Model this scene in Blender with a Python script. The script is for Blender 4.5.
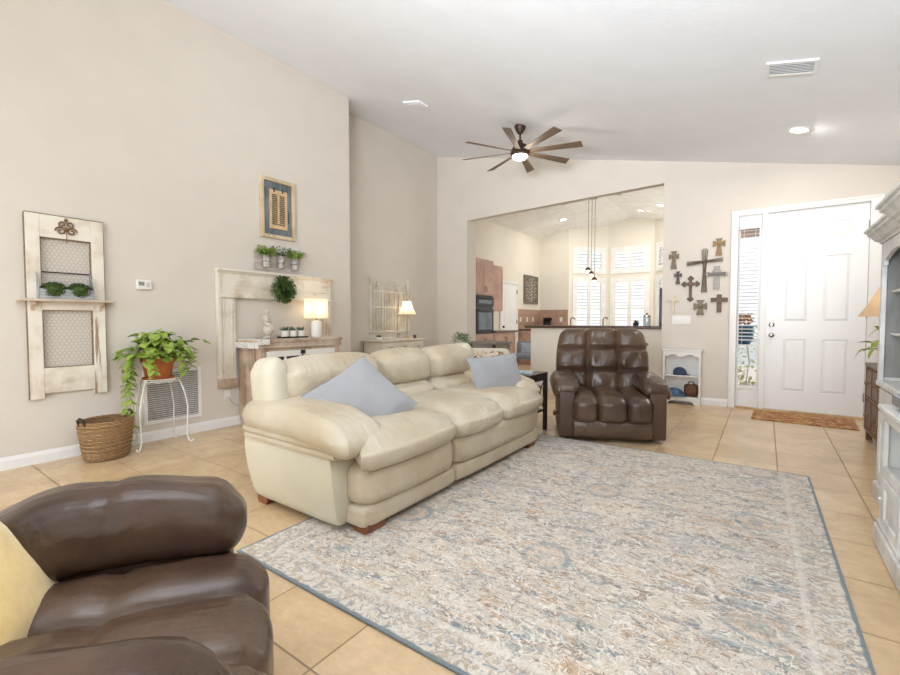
import bpy, bmesh, math, random
from mathutils import Vector, Matrix, Euler, noise
random.seed(7)
for o in list(bpy.data.objects): bpy.data.objects.remove(o)
sc = bpy.context.scene
COL = sc.collection
PI = math.pi

# ------------------------------------------------------------------ camera
cam = bpy.data.cameras.new('camera'); camo = bpy.data.objects.new('camera', cam); COL.objects.link(camo)
cam.sensor_width = 36; cam.sensor_fit = 'HORIZONTAL'; cam.lens = 36 * 440 / 900
cam.clip_start = 0.03; cam.clip_end = 200
camo.location = (0, 0, 1.12)
camo.rotation_euler = (math.radians(90 - 2.15), 0, math.radians(35.6))
sc.camera = camo
# ------------------------------------------------------------------ world, lights, exposure
w = bpy.data.worlds.new('sky'); sc.world = w; w.use_nodes = True
bg = w.node_tree.nodes['Background']; bg.inputs[0].default_value = (0.86, 0.93, 1.0, 1); bg.inputs[1].default_value = 1.4
sc.view_settings.view_transform = 'Standard'; sc.view_settings.look = 'None'
sc.view_settings.exposure = 0.27; sc.view_settings.gamma = 1; sc.view_settings.use_curve_mapping = False

def area(name, loc, rot, sx, sy, power, col=(1, 1, 1), shape='RECTANGLE'):
    l = bpy.data.lights.new(name, 'AREA'); l.shape = shape; l.size = sx
    if shape == 'RECTANGLE': l.size_y = sy
    l.energy = power; l.color = col
    o = bpy.data.objects.new(name, l); COL.objects.link(o); o.location = loc; o.rotation_euler = rot
    return o
def point(name, loc, power, col=(1, .82, .6), r=.04):
    l = bpy.data.lights.new(name, 'POINT'); l.energy = power; l.color = col; l.shadow_soft_size = r
    o = bpy.data.objects.new(name, l); COL.objects.link(o); o.location = loc
    return o
# daylight through the glass doors behind the camera (opening X -4.2..0.6)
area('daylight_glass_doors', (-1.5, -3.3, 1.35), (math.radians(98), 0, math.radians(-6)), 4.0, 2.4, 125, (.92, .96, 1))
fl = area('added_ceiling_fill', (-.2, -1.3, 1.7), Vector((-.7, 3.7, 2.3)).to_track_quat('-Z', 'Y').to_euler(), 1.6, 1.2, 115, (.86, .92, 1)); fl.data.spread = math.radians(95)  # added fill light behind the camera, aimed up to brighten the ceiling
area('added_kitchen_fill', (-.80, 9.9, 1.2), (math.radians(142), 0, math.radians(90)), 1.7, 1.8, 75, (.96, .98, 1))  # made-up source out of view, put in to lift the dark kitchen

# ------------------------------------------------------------------ materials
def S(r, g, b):
    f = lambda c: ((c / 255 + .055) / 1.055) ** 2.4 if c > 10 else c / 255 / 12.92
    return (f(r), f(g), f(b), 1)
def newmat(name):
    m = bpy.data.materials.new(name); m.use_nodes = True
    return m, m.node_tree, m.node_tree.nodes['Principled BSDF']
def nd(nt, typ, **kw):
    n = nt.nodes.new(typ)
    for k, v in kw.items():
        if k in n.inputs.keys() and not hasattr(n, k): n.inputs[k].default_value = v
        else: setattr(n, k, v)
    return n
def coords(nt, scale=(1, 1, 1), loc=(0, 0, 0), rot=(0, 0, 0)):
    t = nt.nodes.new('ShaderNodeTexCoord'); m = nt.nodes.new('ShaderNodeMapping')
    nt.links.new(t.outputs['Object'], m.inputs[0]); m.inputs['Scale'].default_value = scale
    m.inputs['Location'].default_value = loc; m.inputs['Rotation'].default_value = rot
    return m.outputs[0]
def ntex(nt, vec, scale, detail=3, rough=.5, dist=0):
    n = nt.nodes.new('ShaderNodeTexNoise'); nt.links.new(vec, n.inputs['Vector'])
    n.inputs['Scale'].default_value = scale; n.inputs['Detail'].default_value = detail
    n.inputs['Roughness'].default_value = rough; n.inputs['Distortion'].default_value = dist
    return n.outputs['Fac']
def ramp(nt, fac, stops):
    r = nt.nodes.new('ShaderNodeValToRGB'); nt.links.new(fac, r.inputs[0])
    e = r.color_ramp.elements
    while len(e) < len(stops): e.new(.5)
    for i, (p, c) in enumerate(stops): e[i].position = p; e[i].color = c if len(c) == 4 else (*c, 1)
    return r.outputs[0]
def mix(nt, fac, a, b, typ='MIX'):
    m = nt.nodes.new('ShaderNodeMix'); m.data_type = 'RGBA'; m.blend_type = typ
    for i, v in ((0, fac), (6, a), (7, b)):
        if hasattr(v, 'is_output'): nt.links.new(v, m.inputs[i])
        else: m.inputs[i].default_value = v
    return m.outputs[2]
def mth(nt, op, a, b=None, c=None):
    m = nt.nodes.new('ShaderNodeMath'); m.operation = op
    for i, v in enumerate((a, b, c)):
        if v is None: continue
        if hasattr(v, 'is_output'): nt.links.new(v, m.inputs[i])
        else: m.inputs[i].default_value = v
    return m.outputs[0]
def bump(nt, b, fac, strength, dist=.01):
    n = nt.nodes.new('ShaderNodeBump'); n.inputs['Strength'].default_value = strength; n.inputs['Distance'].default_value = dist
    nt.links.new(fac, n.inputs['Height']); nt.links.new(n.outputs[0], b.inputs['Normal'])
    return n
MATS = {}
def M(name, col, rough=.5, col2=None, ns=6, bs=0, bscale=40, metal=0, st=(1, 1, 1), lo=.35, hi=.65, bd=.004, detail=4, sheen=0, trans=0, coat=0):
    m, nt, b = newmat(name); MATS[name] = m
    b.inputs['Roughness'].default_value = rough; b.inputs['Metallic'].default_value = metal
    v = coords(nt, st)
    c2 = col2 or tuple(min(1, x * .9) for x in col[:3]) + (1,)
    f = ntex(nt, v, ns, detail)
    nt.links.new(ramp(nt, f, [(lo, col), (hi, c2)]), b.inputs['Base Color'])
    if bs: bump(nt, b, ntex(nt, v, bscale, 3), bs, bd)
    if sheen: b.inputs['Sheen Weight'].default_value = sheen
    if coat: b.inputs['Coat Weight'].default_value = coat
    if trans: b.inputs['Transmission Weight'].default_value = trans
    return m
def emis(name, col, st, base=None):
    m, nt, b = newmat(name)
    b.inputs['Base Color'].default_value = base or col; b.inputs['Emission Color'].default_value = col
    b.inputs['Emission Strength'].default_value = st
    return m

WALL = M('wall_paint', S(220, 212, 201), .85, S(217, 209, 198), 3, .08, 160)
KWALL = M('kitchen_wall_paint', S(235, 228, 213), .85, S(232, 225, 210), 3, .06, 160)
CEIL = M('ceiling_knockdown', S(240, 243, 247), .9, S(237, 240, 244), 3, .2, 38, bd=.006)
TRIM = M('white_trim_paint', S(240, 239, 236), .4, S(236, 235, 232), 3)
WHITE = M('white_satin', S(238, 236, 230), .45, S(232, 230, 224), 5)
GLASSM, nt, b = newmat('window_glass'); b.inputs['Roughness'].default_value = 0; b.inputs['Transmission Weight'].default_value = 1; b.inputs['IOR'].default_value = 1.02
# floor tiles
def tile_mat():
    m, nt, b = newmat('floor_tile')
    t = nt.nodes.new('ShaderNodeTexCoord'); mp = nt.nodes.new('ShaderNodeMapping'); nt.links.new(t.outputs['Object'], mp.inputs[0])
    mp.inputs['Location'].default_value = (-.1 + .422 * 20, -.012 + .422 * 20, 0)
    br = nt.nodes.new('ShaderNodeTexBrick'); nt.links.new(mp.outputs[0], br.inputs['Vector'])
    br.offset = 0; br.inputs['Scale'].default_value = 1; br.inputs['Brick Width'].default_value = .422; br.inputs['Row Height'].default_value = .422
    br.inputs['Mortar Size'].default_value = .0042; br.inputs['Mortar Smooth'].default_value = .2
    br.inputs['Color1'].default_value = S(226, 199, 161); br.inputs['Color2'].default_value = S(215, 186, 147)
    br.inputs['Mortar'].default_value = S(160, 134, 105)
    v = coords(nt)
    f = ramp(nt, ntex(nt, v, 3.2, 6, .65, .6), [(.3, (.82, .80, .77)), (.7, (1.06, 1.06, 1.05))])
    f2 = ramp(nt, ntex(nt, coords(nt, (1, 2.5, 1)), 14, 5, .7, .3), [(.3, (.9, .88, .86)), (.7, (1.03, 1.03, 1.03))])
    c = mix(nt, 1, br.outputs['Color'], f, 'MULTIPLY'); c = mix(nt, 1, c, f2, 'MULTIPLY')
    nt.links.new(c, b.inputs['Base Color'])
    r = ramp(nt, br.outputs['Fac'], [(0, (.24,) * 3), (1, (.8,) * 3)]); nt.links.new(r, b.inputs['Roughness'])
    h = mth(nt, 'ADD', mth(nt, 'MULTIPLY', br.outputs['Fac'], -1), mth(nt, 'MULTIPLY', ntex(nt, v, 9, 3), .35))
    bump(nt, b, h, .35, .004)
    return m
TILE = tile_mat()
# weathered woods
def wood(name, base, dark, light=None, st=(1, 1, 1), grain=(22, 22, 1.6), rough=.75, patch=.5, chips=None, ns=2.6):
    m, nt, b = newmat(name)
    v = coords(nt, st); g = coords(nt, grain)
    a = ntex(nt, v, ns, 5, .6); gr = ntex(nt, g, 1.0, 5, .65, .4)
    c = mix(nt, ramp(nt, gr, [(.38, (0, 0, 0)), (.66, (1, 1, 1))]), dark, base)
    if light: c = mix(nt, ramp(nt, a, [(patch - .07, (0, 0, 0)), (patch + .07, (1, 1, 1))]), c, light)
    if chips: c = mix(nt, ramp(nt, ntex(nt, coords(nt, tuple(x * .25 for x in grain)), 1.5, 5, .75), [(.62, (0, 0, 0)), (.67, (.9, .9, .9))]), c, chips)
    nt.links.new(c, b.inputs['Base Color']); b.inputs['Roughness'].default_value = rough
    bump(nt, b, gr, .3, .003)
    return m
GX = (1.6, 22, 22); GZ = (22, 22, 1.6)
OLDWHITE = wood('chipped_white_wood', S(226, 216, 198), S(196, 180, 158), S(232, 225, 211), grain=GZ, patch=.46, chips=S(150, 122, 92))
OLDWHITEX = wood('chipped_white_wood_across', S(224, 212, 192), S(190, 172, 148), S(232, 225, 210), grain=GX, patch=.46, chips=S(160, 122, 84))
DARKWOODEDGE = wood('worn_edge_wood', S(158, 138, 112), S(110, 92, 70), grain=GX)
RUSTIC = wood('rustic_pale_wood', S(196, 172, 146), S(152, 126, 102), S(208, 188, 166), grain=GZ, chips=S(130, 104, 82))
RUSTICX = wood('rustic_pale_wood_across', S(194, 174, 152), S(150, 128, 108), S(206, 190, 172), grain=GX, chips=S(136, 112, 92))
DRIFT = wood('blue_grey_planks', S(116, 126, 130), S(84, 92, 94), S(128, 136, 138), grain=GZ)
PINE = wood('honey_pine', S(206, 172, 126), S(176, 138, 94), S(214, 182, 138), grain=GZ)
PINEL = wood('pale_pine', S(212, 190, 156), S(180, 154, 118), S(218, 198, 166), grain=GZ)
WASHWHITE = wood('whitewashed_board', S(214, 206, 196), S(176, 164, 152), S(222, 216, 208), grain=GX)
BROWNWOOD = wood('dark_stained_wood', S(112, 80, 58), S(84, 58, 42), S(122, 90, 66), grain=GZ, rough=.45)
MAPLE = wood('maple_cabinet', S(190, 154, 136), S(174, 136, 118), S(198, 162, 144), grain=GZ, rough=.4)
FOOTWOOD = wood('reddish_foot_wood', S(140, 84, 50), S(112, 66, 38), grain=GX, rough=.4)
BLADE = wood('fan_blade_wood', S(132, 112, 92), S(100, 84, 68), grain=GX, rough=.5)
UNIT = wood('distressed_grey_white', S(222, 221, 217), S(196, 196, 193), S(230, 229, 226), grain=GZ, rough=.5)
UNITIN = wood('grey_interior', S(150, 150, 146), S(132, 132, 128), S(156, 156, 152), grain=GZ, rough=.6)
GREYWOOD = wood('grey_table_wood', S(150, 142, 134), S(126, 118, 110), grain=GX, rough=.6)
BRONZE = M('dark_bronze', S(74, 54, 44), .45, S(60, 44, 36), 8, metal=.4)
BLACK = M('black_gloss', S(18, 18, 20), .15, S(24, 24, 26), 5)
BLACKM = M('black_metal', S(30, 28, 28), .5, S(40, 38, 36), 8)
CHROME = M('satin_nickel', S(190, 186, 180), .25, S(176, 172, 166), 8, metal=1)
IRONW = M('white_iron', S(232, 230, 222), .5, S(222, 218, 208), 10)
COUNTER = M('granite_counter', S(70, 52, 44), .2, S(104, 80, 66), 60, detail=6)
LEAF = M('leaf_green', S(112, 146, 46), .45, S(166, 186, 84), 9)
LEAFD = M('leaf_dark_green', S(52, 78, 32), .6, S(92, 116, 52), 30)
LEAFB = M('leaf_bright', S(126, 158, 60), .5, S(170, 190, 92), 12)
SUCC = M('succulent_green', S(86, 112, 84), .5, S(120, 140, 110), 20)
TERRA = M('terracotta', S(190, 112, 62), .8, S(172, 96, 52), 9, .2, 60)
STONE = M('plaster_stone', S(216, 204, 190), .85, S(200, 188, 174), 12, .2, 60)
CERAM = M('white_ceramic', S(238, 234, 226), .3, S(230, 226, 218), 6)
GALV = M('galvanised_metal', S(150, 156, 160), .45, S(176, 182, 186), 14, metal=.5)
def leather(name, c1, c2, rough, cs=5, wr=.5, hi=None):
    m, nt, b = newmat(name)
    v = coords(nt)
    a = ntex(nt, v, cs, 4, .6, .3)
    c = ramp(nt, a, [(.3, c1), (.7, c2)])
    if hi: c = mix(nt, ramp(nt, ntex(nt, v, 2.2, 3, .5), [(.40, (0, 0, 0)), (.66, (.8,) * 3)]), c, hi)
    nt.links.new(c, b.inputs['Base Color'])
    b.inputs['Roughness'].default_value = rough
    # soft folds, creases and grain
    n1 = ntex(nt, coords(nt, (2.2, 15, 5)), 1.6, 2, .5, .4)
    n2 = ntex(nt, v, 7, 3, .5, .3); n3 = ntex(nt, v, 240, 2)
    h = mth(nt, 'ADD', mth(nt, 'MULTIPLY', n1, .45), mth(nt, 'ADD', mth(nt, 'MULTIPLY', n2, .7), mth(nt, 'MULTIPLY', n3, .02)))
    bump(nt, b, h, wr, .016)
    b.inputs['Specular IOR Level'].default_value = .55
    return m
CREAM = leather('cream_leather', S(210, 200, 180), S(198, 186, 163), .30, 4, 1.0, S(186, 168, 138))
CREAMS = leather('cream_leather_side', S(210, 204, 183), S(203, 196, 173), .42, 3, .12)
BROWNL = leather('brown_leather', S(78, 57, 45), S(58, 42, 33), .28, 5, .8, S(104, 82, 64))
BROWNP = leather('brown_leather_flat', S(84, 60, 47), S(74, 52, 40), .45, 4, .1)
SEAM = M('brown_seam_thread', S(50, 36, 28), .7)
CSEAM = M('cream_seam', S(176, 160, 130), .7)
def fabric(name, c1, c2, ns=220, sheen=.3, bs=.25, rough=.9):
    m, nt, b = newmat(name); v = coords(nt)
    c = mix(nt, ntex(nt, v, ns, 2), c1, c2)
    c = mix(nt, 1, c, ramp(nt, ntex(nt, v, 7, 4), [(.3, (.93,) * 3), (.7, (1.03,) * 3)]), 'MULTIPLY')
    nt.links.new(c, b.inputs['Base Color']); b.inputs['Roughness'].default_value = rough; b.inputs['Sheen Weight'].default_value = sheen
    h = mth(nt, 'ADD', mth(nt, 'MULTIPLY', ntex(nt, v, ns, 2), .15), ntex(nt, v, 8, 3, .5, .8))
    bump(nt, b, h, bs, .01); return m
BLUEP = fabric('slate_blue_fabric', S(146, 147, 150), S(164, 165, 167))
YELP = fabric('yellow_velvet', S(226, 192, 118), S(240, 211, 144), 60, .6, .5)
SHADE = None
def shade_mat(name, col, st):
    m, nt, b = newmat(name); b.inputs['Base Color'].default_value = col; b.inputs['Roughness'].default_value = .9
    b.inputs['Transmission Weight'].default_value = 0
    tr = nt.nodes.new('ShaderNodeBsdfTranslucent'); tr.inputs[0].default_value = col
    ms = nt.nodes.new('ShaderNodeMixShader'); ms.inputs[0].default_value = .55
    v = coords(nt)
    nt.links.new(b.outputs[0], ms.inputs[1]); nt.links.new(tr.outputs[0], ms.inputs[2])
    nt.links.new(ms.outputs[0], nt.nodes['Material Output'].inputs[0])
    return m
SHADE = shade_mat('linen_shade', S(246, 236, 214), 1)
SHADET = shade_mat('tan_silk_shade', S(228, 204, 172), 1)
def floral(name, base, spots, scale, thr=.5):
    m, nt, b = newmat(name); v = coords(nt)
    wv = nt.nodes.new('ShaderNodeMixRGB'); wv.blend_type = 'ADD'; wv.inputs[0].default_value = .12
    nz = nt.nodes.new('ShaderNodeTexNoise'); nt.links.new(v, nz.inputs['Vector']); nz.inputs['Scale'].default_value = scale * .6
    nt.links.new(v, wv.inputs[1]); nt.links.new(nz.outputs['Color'], wv.inputs[2])
    c = base
    for i, (col, t, sc_) in enumerate(spots):
        f = ntex(nt, wv.outputs[0], scale * sc_, 3 + i % 2, .6, 1.5 + i)
        c = mix(nt, ramp(nt, f, [(t, (0, 0, 0)), (t + .03, (1, 1, 1))]), c, col)
    nt.links.new(c, b.inputs['Base Color']); b.inputs['Roughness'].default_value = .95
    return m
TOILE = floral('toile_fabric', S(226, 216, 200), [(S(150, 112, 78), .52, 1), (S(190, 160, 128), .58, 1.7)], 9)
DOORMAT = floral('floral_doormat', S(150, 84, 58), [(S(206, 170, 112), .50, 1), (S(90, 92, 70), .60, 1.5), (S(176, 120, 70), .55, 2.1), (S(206, 184, 140), .63, 2.6)], 15)
BOXPRINT = floral('leafy_print', S(226, 224, 206), [(S(92, 128, 78), .5, 1), (S(196, 168, 90), .57, 1.6), (S(70, 110, 130), .6, 2)], 22)
LACE = floral('lace', S(240, 238, 232), [(S(120, 108, 98), .56, 1)], 60)
# backsplash
def bs_mat():
    m, nt, b = newmat('backsplash_tile'); v = coords(nt, (1, 1, 1), rot=(PI / 2, 0, 0))
    t = nt.nodes.new('ShaderNodeTexBrick'); nt.links.new(v, t.inputs['Vector']); t.offset = 0
    t.inputs['Scale'].default_value = 1; t.inputs['Brick Width'].default_value = .11; t.inputs['Row Height'].default_value = .11; t.inputs['Mortar Size'].default_value = .004
    t.inputs['Color1'].default_value = S(182, 150, 128); t.inputs['Color2'].default_value = S(166, 134, 112); t.inputs['Mortar'].default_value = S(190, 160, 138)
    nt.links.new(t.outputs[0], b.inputs['Base Color']); b.inputs['Roughness'].default_value = .5
    return m
SPLASH = bs_mat()
# rug
def rug_mat(hx, hy):
    m, nt, b = newmat('distressed_rug')
    v0 = coords(nt)
    sx = nt.nodes.new('ShaderNodeSeparateXYZ'); nt.links.new(v0, sx.inputs[0])
    X, Y = sx.outputs[0], sx.outputs[1]
    vs = coords(nt, (1, 2.6, 1)); vf = coords(nt, (1, 3.2, 1)); vm = coords(nt, (1, 1.5, 1))
    cream = S(219, 207, 188); c = cream
    c = mix(nt, ramp(nt, ntex(nt, vm, 1.6, 4, .6, .5), [(.36, (0,) * 3), (.64, (.75,) * 3)]), c, S(196, 188, 176))
    def layer(c, vec, scale, t, wd, col, amt, det=5, rough=.72, dist=1.0):
        return mix(nt, ramp(nt, ntex(nt, vec, scale, det, rough, dist), [(t, (0,) * 3), (t + wd, (amt,) * 3)]), c, col)
    c = layer(c, vs, 4.2, .52, .07, S(158, 162, 162), .75)
    c = layer(c, coords(nt, (1, 2.4, 1), (7, 3, 0)), 5.0, .54, .07, S(196, 164, 132), .85)
    c = layer(c, coords(nt, (1, 2.0, 1), (2, 9, 0)), 9, .56, .05, S(150, 128, 108), .8)
    c = layer(c, coords(nt, (1, 1.8, 1), (12, 1, 0)), 11, .57, .04, S(128, 137, 142), .85)
    # curling outlines: thin bands where distorted noise crosses its mean
    def lines(c, vec, scale, w_, col, amt, dist=2.2):
        f = mth(nt, 'ABSOLUTE', mth(nt, 'SUBTRACT', ntex(nt, vec, scale, 2, .5, dist), .5))
        return mix(nt, ramp(nt, f, [(w_, (amt,) * 3), (w_ * 2.2, (0,) * 3)]), c, col)
    c = lines(c, coords(nt, (1, 1.25, 1)), 5.5, .010, S(228, 222, 212), .9)
    c = lines(c, coords(nt, (1, 1.2, 1), (4, 4, 0)), 7, .007, S(118, 112, 106), .65)
    c = lines(c, coords(nt, (1, 1.3, 1), (9, 2, 0)), 8.5, .008, S(236, 231, 222), .8)
    # medallion rosettes on a lattice
    u = mth(nt, 'SUBTRACT', mth(nt, 'FRACT', mth(nt, 'DIVIDE', mth(nt, 'ADD', X, 5.27), .82)), .5)
    q = mth(nt, 'SUBTRACT', mth(nt, 'FRACT', mth(nt, 'DIVIDE', mth(nt, 'ADD', Y, 5.05), .98)), .5)
    r = mth(nt, 'SQRT', mth(nt, 'ADD', mth(nt, 'POWER', mth(nt, 'MULTIPLY', u, .82), 2), mth(nt, 'POWER', mth(nt, 'MULTIPLY', q, .98), 2)))
    rn = mth(nt, 'ADD', r, mth(nt, 'MULTIPLY', mth(nt, 'SUBTRACT', ntex(nt, v0, 9, 3), .5), .06))
    ring = ramp(nt, rn, [(0, (.5,) * 3), (.03, (.6,) * 3), (.04, (0,) * 3), (.085, (0,) * 3), (.095, (.7,) * 3), (.115, (.7,) * 3), (.125, (0,) * 3)])
    inner = ramp(nt, rn, [(.04, (.55,) * 3), (.085, (.55,) * 3), (.09, (0,) * 3)])
    worn = ramp(nt, ntex(nt, v0, 4, 5, .7), [(.42, (.25,) * 3), (.56, (1,) * 3)])
    c = mix(nt, mth(nt, 'MULTIPLY', inner, worn), c, S(206, 184, 160))
    c = mix(nt, mth(nt, 'MULTIPLY', ring, worn), c, S(140, 150, 156))
    # dark weft streaks along X
    st = ntex(nt, coords(nt, (1, 9, 1)), 7, 4, .7)
    c = mix(nt, ramp(nt, st, [(.61, (0,) * 3), (.67, (.75,) * 3)]), c, S(128, 112, 98))
    st = ntex(nt, coords(nt, (1, 8, 1), (3, 3, 0)), 8, 4, .7)
    c = mix(nt, ramp(nt, st, [(.60, (0,) * 3), (.68, (.8,) * 3)]), c, S(232, 228, 220))
    # border
    d = mth(nt, 'MINIMUM', mth(nt, 'SUBTRACT', hx, mth(nt, 'ABSOLUTE', X)), mth(nt, 'SUBTRACT', hy, mth(nt, 'ABSOLUTE', Y)))
    dn = mth(nt, 'ADD', d, mth(nt, 'MULTIPLY', mth(nt, 'SUBTRACT', ntex(nt, v0, 22, 3), .5), .02))
    band = ramp(nt, dn, [(.0, (1,) * 3), (.012, (1,) * 3), (.018, (0,) * 3), (.5, (0,) * 3)])
    wide = ramp(nt, dn, [(.012, (.8,) * 3), (.13, (.6,) * 3), (.14, (0,) * 3)])
    wide2 = ramp(nt, dn, [(.135, (0,) * 3), (.142, (.5,) * 3), (.16, (.5,) * 3), (.168, (0,) * 3)])
    bc = mix(nt, ramp(nt, ntex(nt, v0, 13, 3, .6, 2.5), [(.5, (0,) * 3), (.54, (1,) * 3)]), S(222, 215, 202), S(188, 172, 150))
    bc = mix(nt, ramp(nt, ntex(nt, coords(nt, loc=(5, 5, 0)), 16, 3, .6, 2.5), [(.56, (0,) * 3), (.6, (1,) * 3)]), bc, S(142, 152, 158))
    c = mix(nt, wide, c, bc); c = mix(nt, wide2, c, S(228, 222, 210)); c = mix(nt, band, c, S(124, 136, 142))
    # pile speckle
    c = mix(nt, 1, c, ramp(nt, ntex(nt, v0, 120, 3, .8), [(.25, (.78,) * 3), (.75, (1.14,) * 3)]), 'MULTIPLY')
    nt.links.new(c, b.inputs['Base Color']); b.inputs['Roughness'].default_value = 1; b.inputs['Sheen Weight'].default_value = .15
    bump(nt, b, ntex(nt, v0, 160, 3, .8), .5, .004)
    return m

# ------------------------------------------------------------------ mesh helpers
class B:
    def __init__(s): s.bm = bmesh.new()
    def add(s, vs, fs, Mx=None):
        vv = [s.bm.verts.new(Mx @ Vector(v) if Mx else v) for v in vs]
        for f in fs:
            try: s.bm.faces.new([vv[i] for i in f])
            except ValueError: pass
        return s
    def box(s, x0, x1, y0, y1, z0, z1, Mx=None):
        v = [(x, y, z) for x in (x0, x1) for y in (y0, y1) for z in (z0, z1)]
        return s.add(v, [(0, 1, 3, 2), (4, 6, 7, 5), (0, 4, 5, 1), (2, 3, 7, 6), (0, 2, 6, 4), (1, 5, 7, 3)], Mx)
    def prism(s, poly, d0, d1, axis='y', Mx=None):
        n = len(poly)
        mk = {'y': lambda p, d: (p[0], d, p[1]), 'x': lambda p, d: (d, p[0], p[1]), 'z': lambda p, d: (p[0], p[1], d)}[axis]
        v = [mk(p, d0) for p in poly] + [mk(p, d1) for p in poly]
        f = [tuple(range(n)), tuple(range(2 * n - 1, n - 1, -1))] + [(i, (i + 1) % n, n + (i + 1) % n, n + i) for i in range(n)]
        return s.add(v, f, Mx)
    def tube(s, pts, r, seg=8, cap=True, Mx=None):
        pts = [Vector(p) for p in pts]; n = len(pts)
        rr = r if isinstance(r, (list, tuple)) else [r] * n
        vs = []; up = Vector((0, 0, 1)); prev = None
        for i, p in enumerate(pts):
            t = (pts[min(i + 1, n - 1)] - pts[max(i - 1, 0)]); t = t.normalized() if t.length > 1e-9 else up
            if prev is None:
                a = t.cross(up if abs(t.z) < .9 else Vector((1, 0, 0))).normalized()
            else:
                a = (prev - t * prev.dot(t)); a = a.normalized() if a.length > 1e-6 else t.orthogonal().normalized()
            prev = a; c = t.cross(a)
            for k in range(seg):
                th = 2 * PI * k / seg; vs.append(p + (a * math.cos(th) + c * math.sin(th)) * rr[i])
        fs = [(i * seg + k, i * seg + (k + 1) % seg, (i + 1) * seg + (k + 1) % seg, (i + 1) * seg + k) for i in range(n - 1) for k in range(seg)]
        if cap: fs += [tuple(range(seg))[::-1], tuple(range((n - 1) * seg, n * seg))]
        return s.add(vs, fs, Mx)
    def lathe(s, prof, seg=20, c=(0, 0, 0), Mx=None, sx=1, sy=1):
        vs = []; n = len(prof)
        for r, z in prof:
            for k in range(seg):
                th = 2 * PI * k / seg; vs.append((c[0] + max(r, 1e-4) * math.cos(th) * sx, c[1] + max(r, 1e-4) * math.sin(th) * sy, c[2] + z))
        fs = [(i * seg + k, i * seg + (k + 1) % seg, (i + 1) * seg + (k + 1) % seg, (i + 1) * seg + k) for i in range(n - 1) for k in range(seg)]
        fs += [tuple(range(seg))[::-1], tuple(range((n - 1) * seg, n * seg))]
        return s.add(vs, fs, Mx)
    def ball(s, c, r, seg=14, Mx=None):
        r = r if isinstance(r, (tuple, list)) else (r, r, r)
        n = seg // 2 + 1
        prof = [(math.sin(PI * i / (n - 1)), -math.cos(PI * i / (n - 1))) for i in range(n)]
        T = Matrix.Translation(c) @ Matrix.Diagonal((r[0], r[1], r[2], 1))
        return s.lathe(prof, seg, Mx=(Mx @ T) if Mx else T)
    def rbox(s, c, size, r, seg=10, fn=None, Mx=None, flat=None):
        """rounded, puffed box; fn(p, uvw) bends it; uvw in -1..1"""
        hx, hy, hz = [q / 2 for q in size]; r = min(r, hx, hy, hz) if flat is None else r
        def cube_pt(face, i, j):
            a = math.tan((i / seg * 2 - 1) * PI / 4); b_ = math.tan((j / seg * 2 - 1) * PI / 4)
            return {0: (1, a, b_), 1: (-1, -a, b_), 2: (-a, 1, b_), 3: (a, -1, b_), 4: (a, b_, 1), 5: (a, -b_, -1)}[face]
        key = {}; vs = []; fs = []
        def idx(p):
            k = tuple(round(q, 5) for q in p)
            if k not in key:
                key[k] = len(vs); u = Vector(p)
                q = Vector((u.x * hx, u.y * hy, u.z * hz))
                inner = Vector((max(-(hx - r), min(hx - r, q.x)), max(-(hy - r), min(hy - r, q.y)), max(-(hz - r), min(hz - r, q.z))))
                d = q - inner
                if d.length > 1e-9: q = inner + d.normalized() * r
                if fn: q = Vector(fn(q, u))
                vs.append(q + Vector(c))
            return key[k]
        for f in range(6):
            for i in range(seg):
                for j in range(seg):
                    fs.append((idx(cube_pt(f, i, j)), idx(cube_pt(f, i + 1, j)), idx(cube_pt(f, i + 1, j + 1)), idx(cube_pt(f, i, j + 1))))
        return s.add(vs, fs, Mx)
    def leaf(s, p, d, L, W, droop=.3, heart=False):
        p = Vector(p); d = Vector(d).normalized()
        side = d.cross(Vector((0, 0, 1))); side = side.normalized() if side.length > .05 else Vector((1, 0, 0))
        side = (side + Vector((0, 0, random.uniform(-.5, .5)))).normalized()
        up = side.cross(d).normalized(); dn = -up * droop
        if heart: ks = [(0, .0), (-.08, .42), (.25, .5), (.62, .34), (1, 0)]
        else: ks = [(0, .0), (.3, .42), (.6, .45), (.85, .2), (1, 0)]
        mid = [p + d * (L * k) + dn * L * k * k for k, w_ in ks]
        mid[1] = p + d * (L * max(ks[1][0], 0) * .6) + up * .02 * L
        A = [p + d * (L * k) + side * (W * w_) + dn * L * k * k * 1.1 + up * W * .18 * w_ for k, w_ in ks[1:-1]]
        C = [p + d * (L * k) - side * (W * w_) + dn * L * k * k * 1.1 + up * W * .18 * w_ for k, w_ in ks[1:-1]]
        vs = mid + A + C
        return s.add(vs, [(0, 5, 6, 2, 1), (2, 6, 7, 3), (3, 7, 4), (0, 1, 2, 9, 8), (2, 3, 10, 9), (3, 4, 10)])
    def done(s, name, mat, parent=None, smooth=40, bevel=0, sub=0, solid=0):
        bmesh.ops.recalc_face_normals(s.bm, faces=s.bm.faces)
        me = bpy.data.meshes.new(name); s.bm.to_mesh(me); s.bm.free()
        me.materials.append(mat)
        o = bpy.data.objects.new(name, me); COL.objects.link(o)
        if parent: o.parent = parent
        if smooth:
            me.shade_smooth(); me.set_sharp_from_angle(angle=math.radians(smooth))
        if bevel:
            md = o.modifiers.new('bevel', 'BEVEL'); md.width = bevel; md.segments = 2; md.limit_method = 'ANGLE'
            md.angle_limit = math.radians(40)
        if solid:
            md = o.modifiers.new('solid', 'SOLIDIFY'); md.thickness = solid
        if sub:
            md = o.modifiers.new('sub', 'SUBSURF'); md.levels = sub; md.render_levels = sub
        return o
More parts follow.
